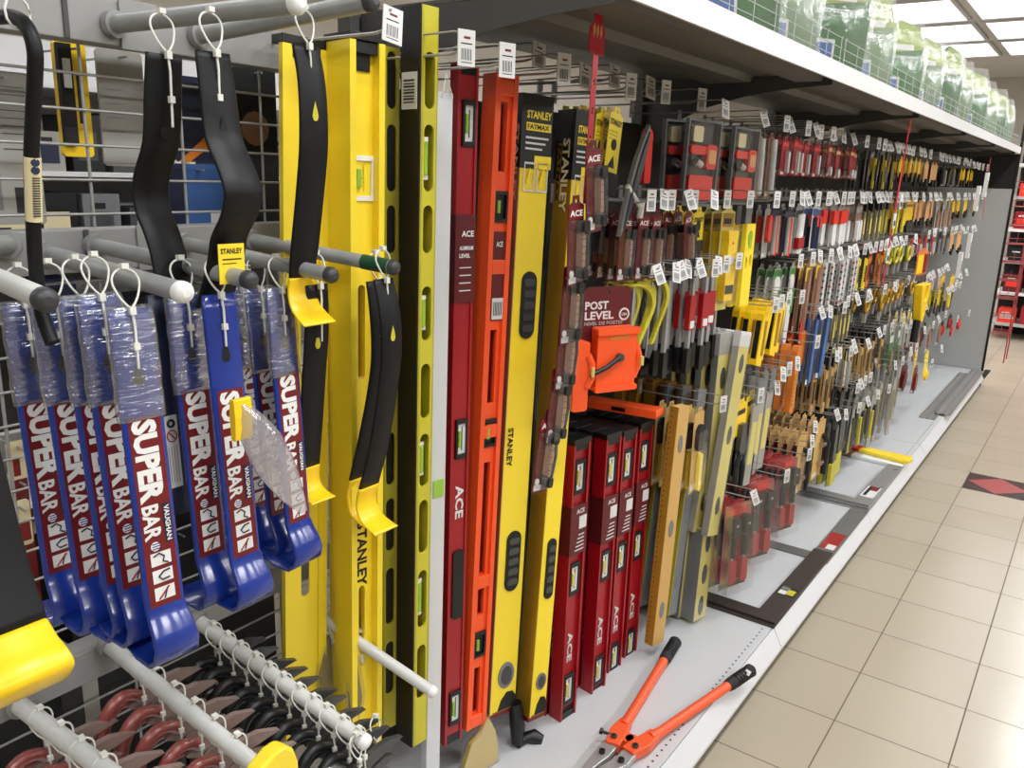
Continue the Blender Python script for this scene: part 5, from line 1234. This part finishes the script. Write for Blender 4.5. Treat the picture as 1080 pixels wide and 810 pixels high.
# pale yellow-grey boxed levels, long
box_col('long pale yellow level in clear sleeve, front of the left stack', 'long pale levels', (757, 760, 771), (722, 731, 745), (353, 648), -.90, -10, 'pale_yellow', 'grey_plastic', False, 'card_grey', 5, .048, True, 'spirit_level', 'spirit level')
box_col('long pale yellow level in clear sleeve, front of the right stack', 'long pale levels, right stack', (776, 782, 791), (738, 746, 758), (350, 566), -.86, -10, 'pale_yellow', 'card_grey', False, 'paper', 3, .048, True, 'spirit_level', 'spirit level')
box_col('lower grey channel level, reaching the deck beside the black square', 'channel levels', (728, 742, 753), (718, 731, 744), (560, 656), -.88, -10, 'pale_yellow', 'grey_plastic', False, None, 2, .05, True, 'spirit_level', 'spirit level')

# red multi tool clamshells above the deck
def multi():
    t = thing('screwdriver_clamshell', 'x', 'pack'); w, h = .115, .30; mb = MB()
    mb.plate(euro(w, h), [circ(0, -.010, .005, 8)], 0, .0015, 'red'); mb.box(-w*.5, w*.5, -.001, 0, -h, -h*.94, 'black'); mb.box(-w*.45, w*.3, -.001, 0, -.05, -.02, 'red_bright'); mb.build('backing_card', t)
    for x_ in (-.026, .026):
        b = MB(); b.bbox(x_-.016, x_+.016, -.028, -.001, -h*.38, -h*.17, .005, 'black'); b.cyl((x_, -.014, -h*.36), (x_, -.014, -h*.62), .011, 'black_rubber', 8); b.cyl((x_, -.014, -h*.62), (x_, -.014, -h*.9), .004, 'steel', 6); b.cyl((x_, -.028, -h*.25), (x_, -.026, -h*.25), .005, 'paper', 8); b.build('ratchet_handle', t)
        b = MB(); b.bbox(x_-.014, x_+.014, -.022, -.001, -h*.92, -h*.66, .004, 'red'); b.build('bit_case', t)
    c = MB(); c.bbox(-w*.52, w*.52, -.034, -.001, -h*1.02, -.01, .008, 'clear'); c.box(-w*.52, -w*.50, -.034, -.001, -h*1.02, -.01, 'film'); c.build('clear_shell', t)
    return t
hang(multi, 'multi', .545, 762, 822, 2, 'red carded ratchet screwdriver set in clear shell', 'pack', 'red ratchet driver clamshells', 'the lowest row', X=-.81, stack=4, dx=.040, rz=(64, 68))
hang(None, 'multi', .545, 824, 842, 1, 'red carded ratchet screwdriver set in clear shell', 'pack', 'red ratchet driver clamshells', 'the lowest row, right', X=-.82, stack=4, dx=.040, rz=(68, 70))
hang(pack('tool_pack', 'pack', .085, .26, 'red_dark', [('tool', T_body('black', .0, .5, .1, .7)), ('tool_case', T_body('red_bright', .0, .8, .72, .98))], blister=True), 'rdk', .555, 832, 852, 1, 'red pack with black tool', 'pack', 'red packs with black tools', 'the lowest row beside the tan packs', X=-.83, stack=6, dx=.035)

# yellow caulking gun sticking out of the far rows
p = onX(975, 262, -.74)
t = thing('caulking_gun', 'bright yellow caulking gun on card sticking out of the far rows', 'caulking gun', p, (0, 0, math.radians(86)))
mb = MB(); mb.plate(euro(.20, .13), [circ(0, -.01, .006, 8)], 0, .002, 'orange_dull'); mb.box(-.09, .0, -.003, 0, -.12, -.03, 'yellow_rich'); mb.box(.03, .08, -.003, 0, -.12, -.03, 'red_dark'); mb.box(-.09, .095, -.004, 0, -.155, -.13, 'steel_dark'); mb.build('backing_card', t)
mb = MB(); mb.plate([(-.085, -.17), (.075, -.17), (.07, -.22), (.03, -.34), (.01, -.36), (-.02, -.36), (-.05, -.29), (-.075, -.22)], [oval(.005, -.215, .05, .075)], -.04, -.0, 'yellow_rich'); mb.build('body', t, bevel=.005)
mb = MB(); mb.tube([(-.02, -.02, -.35), (-.03, -.02, -.46)], .018, 'black', 8); mb.build('nozzle', t)

# ---------------------------------------------------------------- things lying on the decks
def square_tool(label, corner, LY, LX, m, n, wY=.072, wX=.060, lab=None, z0=DZ):
    for k in range(n):
        t = thing('framing_square', label if n == 1 else f'{label}, {["lower", "upper"][k] if n == 2 else ["bottom", "middle", "top"][k]} one', 'framing square', (corner[0]-.004*k, corner[1]+.014*k, z0+.0004+k*.0075), (0, 0, math.radians(-.6*k)), 'framing squares on the deck')
        mb = MB(); T = Matrix.Rotation(math.radians(90), 4, 'X')
        P = [(0, 0), (0, LY), (-wY, LY), (-wY, wX), (-LX, wX), (-LX, 0)]
        vs = [(x, y, 0) for x, y in P] + [(x, y, .006) for x, y in P]; N = 6
        mb.add(vs, [(5, 4, 3, 0), (3, 2, 1, 0), (6, 9, 10, 11), (6, 7, 8, 9)] + [(i, (i+1) % N, (i+1) % N+N, i+N) for i in range(N)], m); mb.build('blade', t)
        if k == n-1 and lab:
            b = MB()
            for q_, (a, c, y0, y1, col) in enumerate(lab): b.box(-wY*c, -wY*a, y0, y1, .0061, .0066+.0004*q_, col)
            b.build('sticker', t)
square_tool('dark brown framing square lying at the deck joint', (-.668, 2.432), .655, .40, 'steel_brown', 2, lab=[(.1, .9, .20, .27, 'black'), (.15, .5, .21, .25, 'yellow_olive'), (.5, .85, .205, .235, 'paper'), (.5, .85, .24, .265, 'grey_plastic')])
square_tool('grey framing square with red sticker lying beyond the brown ones', (-.664, 3.02), .63, .40, 'steel_grey', 1, lab=[(.1, .9, .12, .30, 'red'), (.15, .6, .12, .17, 'paper')])
square_tool('bright steel framing square with white label, third along the deck', (-.664, 3.655), .66, .40, 'steel_light', 3, lab=[(.1, .9, .10, .26, 'paper'), (.2, .8, .2, .26, 'red_dark'), (.6, .8, .12, .24, 'black')])
p = onZ(933, 491, DZ)
for i, (dx_, dy, m_, ang) in enumerate([(-.02, .0, 'white', 84), (.0, .05, 'yellow', 80), (-.01, .13, 'yellow_rich', 88)]):
    t = thing('boxed_square', f'{["white", "yellow", "yellow"][i]} flat carton with red end lying on the deck by the bright square, {["nearest", "middle", "farthest"][i]}', 'carton', (p.x+dx_, p.y+dy, DZ+.001+.018*(i == 1)), (0, 0, math.radians(ang-90)), 'flat cartons on the deck')
    mb = MB(); mb.box(-.20, .10, 0, .07, 0, .016, m_); mb.build('box_body', t, bevel=.001); mb = MB(); mb.box(-.205, -.15, -.001, .071, -.0005+.001, .017, 'red_bright' if i else 'card_brown'); mb.build('red_end', t)
p = onZ(779, 612, DZ)
b = MB(); b.box(-.012, .012, -.018, .018, 0, .006, 'white'); tag(b.build('plastic_clip', loc=(p.x, p.y, DZ+.0002), rot=(0, 0, .5), bevel=.002), 'small white plastic square lying loose on the deck', 'clip')
p = onZ(920, 520, DZ)
# long channel trays lying on the last decks
for i, (x_, y_, L_) in enumerate([(-.735, 5.48, 1.62), (-.70, 5.62, 1.62)]):
    t = thing('metal_channel', f'long dull aluminium channel lying on the far deck, {["inner", "outer"][i]} one', 'channel', (x_+(.03 if i else 0), y_, DZ+.0003+.010*i), (0, 0, 0), 'aluminium channels')
    mb = MB(); mb.prism([(-.05, 0), (.035, 0), (.035, .012), (.031, .012), (.031, .003), (-.046, .003), (-.046, .012), (-.05, .012)], 0, L_, 'alu_dull'); mb.build('channel', t)
    mb = MB(); mb.box(-.014, .0, 0, L_, .003, .006, 'grey_plastic'); mb.build('centre_rib', t)

# bolt cutter
MAT_OT = 'orange_tool'
pv = onZ(664, 786, DZ+.02); g1 = onZ(713, 676, DZ+.02); g2 = onZ(793, 706, DZ+.02)
t = thing('bolt_cutter', 'open orange bolt cutter with black grips lying on the near deck', 'bolt cutter', (pv.x, pv.y, DZ))
def L3(v): return v-Vector((pv.x, pv.y, DZ))
a1 = onZ(650, 779, DZ+.022); a2 = onZ(672, 789, DZ+.022)
for s_, a, g, nm in ((0, a1, g1, 'left'), (1, a2, g2, 'right')):
    A = L3(a); G = L3(g); d = (G-A); 
    mb = MB(); mb.tube([A+d*.10, A+d*.18, A+d*.8], [.017, .0135, .0135], MAT_OT, 14); mb.build('handle', t)
    gm = MB(); u = d.normalized(); gm.tube([A+d*.76, A+d*.80, A+d*.82, A+d*.93, A+d*.985, A+d], [.0155, .0185, .0165, .0175, .0195, .014], 'black_rubber', 14)
    for q in range(5): gm.tube([A+d*(.83+.025*q), A+d*(.838+.025*q)], .0186, 'black', 14)
    gm.build('grip', t)
    k = MB(); n_ = Vector((-u.y, u.x, 0))*(1 if s_ == 0 else -1)
    c0, c1 = A-u*.035, A+d*.14
    P = [c0-n_*.020, c0+n_*.016, A+n_*.024+u*.02, c1+n_*.014, c1-n_*.016, A-n_*.020]
    vs = [(p_.x, p_.y, .010) for p_ in P] + [(p_.x, p_.y, .034) for p_ in P]
    k.add(vs, [tuple(range(5, -1, -1)), tuple(range(6, 12))] + [(i, (i+1) % 6, (i+1) % 6+6, i+6) for i in range(6)], MAT_OT)
    hinge = A-n_*.024+u*.01; k.cyl((hinge.x, hinge.y, .008), (hinge.x, hinge.y, .030), .017, MAT_OT, 14); k.build('handle_bracket', t, bevel=.002)
    bo = MB(); cb_ = A+n_*.003-u*.012; bo.cyl((cb_.x, cb_.y, .034), (cb_.x, cb_.y, .040), .0085, 'steel_dark', 6); bo.cyl((cb_.x, cb_.y, .040), (cb_.x, cb_.y, .042), .004, 'black', 8); bo.build('bolt', t)
    j = MB(); e0 = A-u*.02; e1 = A-u*.075-Vector((.01*(1-2*s_), .0, 0)); mid = L3(onZ(625, 812, DZ+.02))
    P = [e0+n_*.016, e0-n_*.016, e1-n_*.020, mid+Vector((.0, -.03, 0))+n_*.002, mid+Vector((.0, -.03, 0))+n_*.02, e1+n_*.018]
    vs = [(p_.x, p_.y, .014) for p_ in P] + [(p_.x, p_.y, .028) for p_ in P]
    j.add(vs, [tuple(range(5, -1, -1)), tuple(range(6, 12))] + [(i, (i+1) % 6, (i+1) % 6+6, i+6) for i in range(6)], 'steel'); 
    j.build('jaw', t, bevel=.002)
    bo = MB(); q = e1; bo.cyl((q.x, q.y, .026), (q.x, q.y, .036), .008, 'black', 8); bo.build('jaw_bolt', t)
b = MB(); q = L3(onZ(645, 775, DZ+.03)); b.cyl(q, q+Vector((-.02, -.01, .006)), .004, 'black', 8); b.cyl(q+Vector((-.02, -.01, .006)), q+Vector((-.027, -.013, .008)), .008, 'black', 8); b.build('adjusting_screw', t)
st = MB(); A = L3(a2); d = L3(g2)-A; q = A+d*.93; st.prism([(-.010, -.006), (.009, -.009), (.011, .006), (-.004, .009)], -.001, .0005, 'paper', T=Matrix.Translation(q+Vector((.008, -.010, .014))) @ Matrix.Rotation(math.radians(-60), 4, 'X')); st.build('price_sticker', t)

# ---------------------------------------------------------------- clear bags on the top shelf
def bag(kind):
    def mk():
        t = thing('turf_bag', 'x', 'bag'); w, h, dd = .24, .32, .07; n = 9; m_ = 10; vs = []; fs = []
        f = MB()
        for s_ in (-1, 1):
            g = []
            for i in range(n+1):
                for j in range(m_+1):
                    u = i/n*2-1; v = j/m_; e = (1-u*u)**.6*(math.sin(math.pi*min(1, v*1.25+.05))**.6 if v < .8 else max(0, (1-v)/.2)*.55)
                    x = u*w/2*(1-.35*max(0, v-.75)/.25); g.append((x+.004*math.sin(9*v+u*3), s_*dd/2*e*(1+.12*math.sin(7*u+5*v)), v*h))
            f.add(g, [(i*(m_+1)+j, (i+1)*(m_+1)+j, (i+1)*(m_+1)+j+1, i*(m_+1)+j+1) for i in range(n) for j in range(m_)], 'bag', True)
        f.build('film', t)
        a = MB(); P = [(-w*.40, h*.04), (w*.40, h*.04), (w*.42, h*.5), (w*.30, h*.86), (-w*.1, h*.93), (-w*.38, h*.75)]
        a.prism(P, -.006, .006, 'leaf_green' if kind == 0 else 'pale_green'); a.prism([(-w*.38, h*.55), (w*.40, h*.62), (w*.28, h*.86), (-w*.1, h*.92), (-w*.36, h*.75)], -.0075, -.006, 'lime'); a.box(-w*.25, w*.2, -.0082, -.0075, h*.60, h*.66, 'paper')
        a.box(-w*.36, -w*.02, -.0085, -.006, h*.10, h*.30, 'paper'); a.box(-w*.33, -w*.05, -.009, -.0085, h*.12, h*.27, 'blue_pack'); put_text(a, 'PROTECTION', .010, 'paper', -w*.3, h*.52, -.0085, length=w*.6); a.build('printed_sheet', t)
        g = MB(); g.bbox(-w*.42, w*.42, .004, .018, .004, h*.55, .02, 'paper'); g.build('contents', t)
        return t
    return mk
ys = [Yof(px, 1.81, -.75) for px in (770, 826, 873, 911, 942, 967, 988, 1005, 1020, 1033, 1044, 1054)]
for i, y in enumerate(ys):
    spawn('bag%d' % (i % 2), bag(i % 2), Vector((-.735-random.uniform(0, .012), y, 1.8012)), rz=58+random.uniform(-8, 8), tilt=random.uniform(-3, 2), roll=random.uniform(-5, 3), scale=random.uniform(.95, 1.08),
          label=f'clear bag with green printed sheet on the top shelf, {ORD[i].replace("front", "first")} from the near end', group='green-sheeted bags on the top shelf')

# ---------------------------------------------------------------- beyond the cross aisle
t = thing('far_shelving', 'dark shelving with white shelf strips beyond the cross aisle', 'shelf', (-.9, 9.9, 0))
mb = MB(); mb.box(0, 2.4, .5, .53, 0, 2.05, 'black_matte'); mb.build('back', t)
mb = MB(); mb.box(0, 2.4, -.02, .5, 1.98, 2.2, 'black'); mb.build('canopy', t)
for k in range(6): mb = MB(); mb.box(0, 2.4, 0, .5, .14+k*.32, .17+k*.32, 'shelf_white' if k % 2 else 'panel_grey'); mb.build('shelf_board', t)
cc = ['red_bright', 'orange', 'red', 'maroon', 'paper', 'red_bright', 'black']
for k in range(6):
    for q in range(8):
        h_ = random.uniform(.10, .2); b = MB(); b.box(0, .16, 0, .2, 0, h_, cc[(k*3+q*2) % 7]); b.box(.02, .14, -.002, 0, h_*.3, h_*.6, cc[(k+q*5+4) % 7]); b.box(.03, .10, -.0025, -.001, h_*.7, h_*.8, 'paper')
        tag(b.build('tool_case', loc=(.06-.9+q*.2, 9.93, .17+k*.32), bevel=.003), f'{["red", "orange", "deep red", "maroon", "white", "red", "black"][(k*3+q*2) % 7]} boxed tool beyond the cross aisle, board {k+1}, place {q+1}', 'box', 'boxed tools beyond the cross aisle')
p = onY(1052, 340, 8.6)
t = thing('wire_basket', 'rust-red wire basket rack standing in the cross aisle', 'basket', (p.x-.05, 8.6, 0))
x0, x1, yy0, yy1 = -.14, .16, -.12, .12
for k in range(9):
    mb = MB(); z = .25+k*.16
    mb.tube([(x0, yy0, z), (x1, yy0, z), (x1, yy1, z), (x0, yy1, z), (x0, yy0, z)], .003, 'wire_red', 5)
    for q in range(6): mb.tube([(x0+q*.06, yy0, z), (x0+q*.06, yy0, z+.10)], .0022, 'wire_red', 4); 
    for q in range(5): mb.tube([(x1, yy0+q*.06, z), (x1, yy0+q*.06, z+.10)], .0022, 'wire_red', 4); mb.tube([(x0, yy0+q*.06, z), (x1, yy0+q*.06, z)], .0022, 'wire_red', 4)
    mb.tube([(x0, yy0, z+.05), (x1, yy0, z+.05), (x1, yy1, z+.05)], .0022, 'wire_red', 4); mb.build('wire_tray', t)
for a, b_ in ((x0, yy0), (x1, yy0), (x1, yy1), (x0, yy1)): mb = MB(); mb.tube([(a, b_, 0), (a, b_, 1.75)], .006, 'wire_red', 6); mb.build('leg', t)
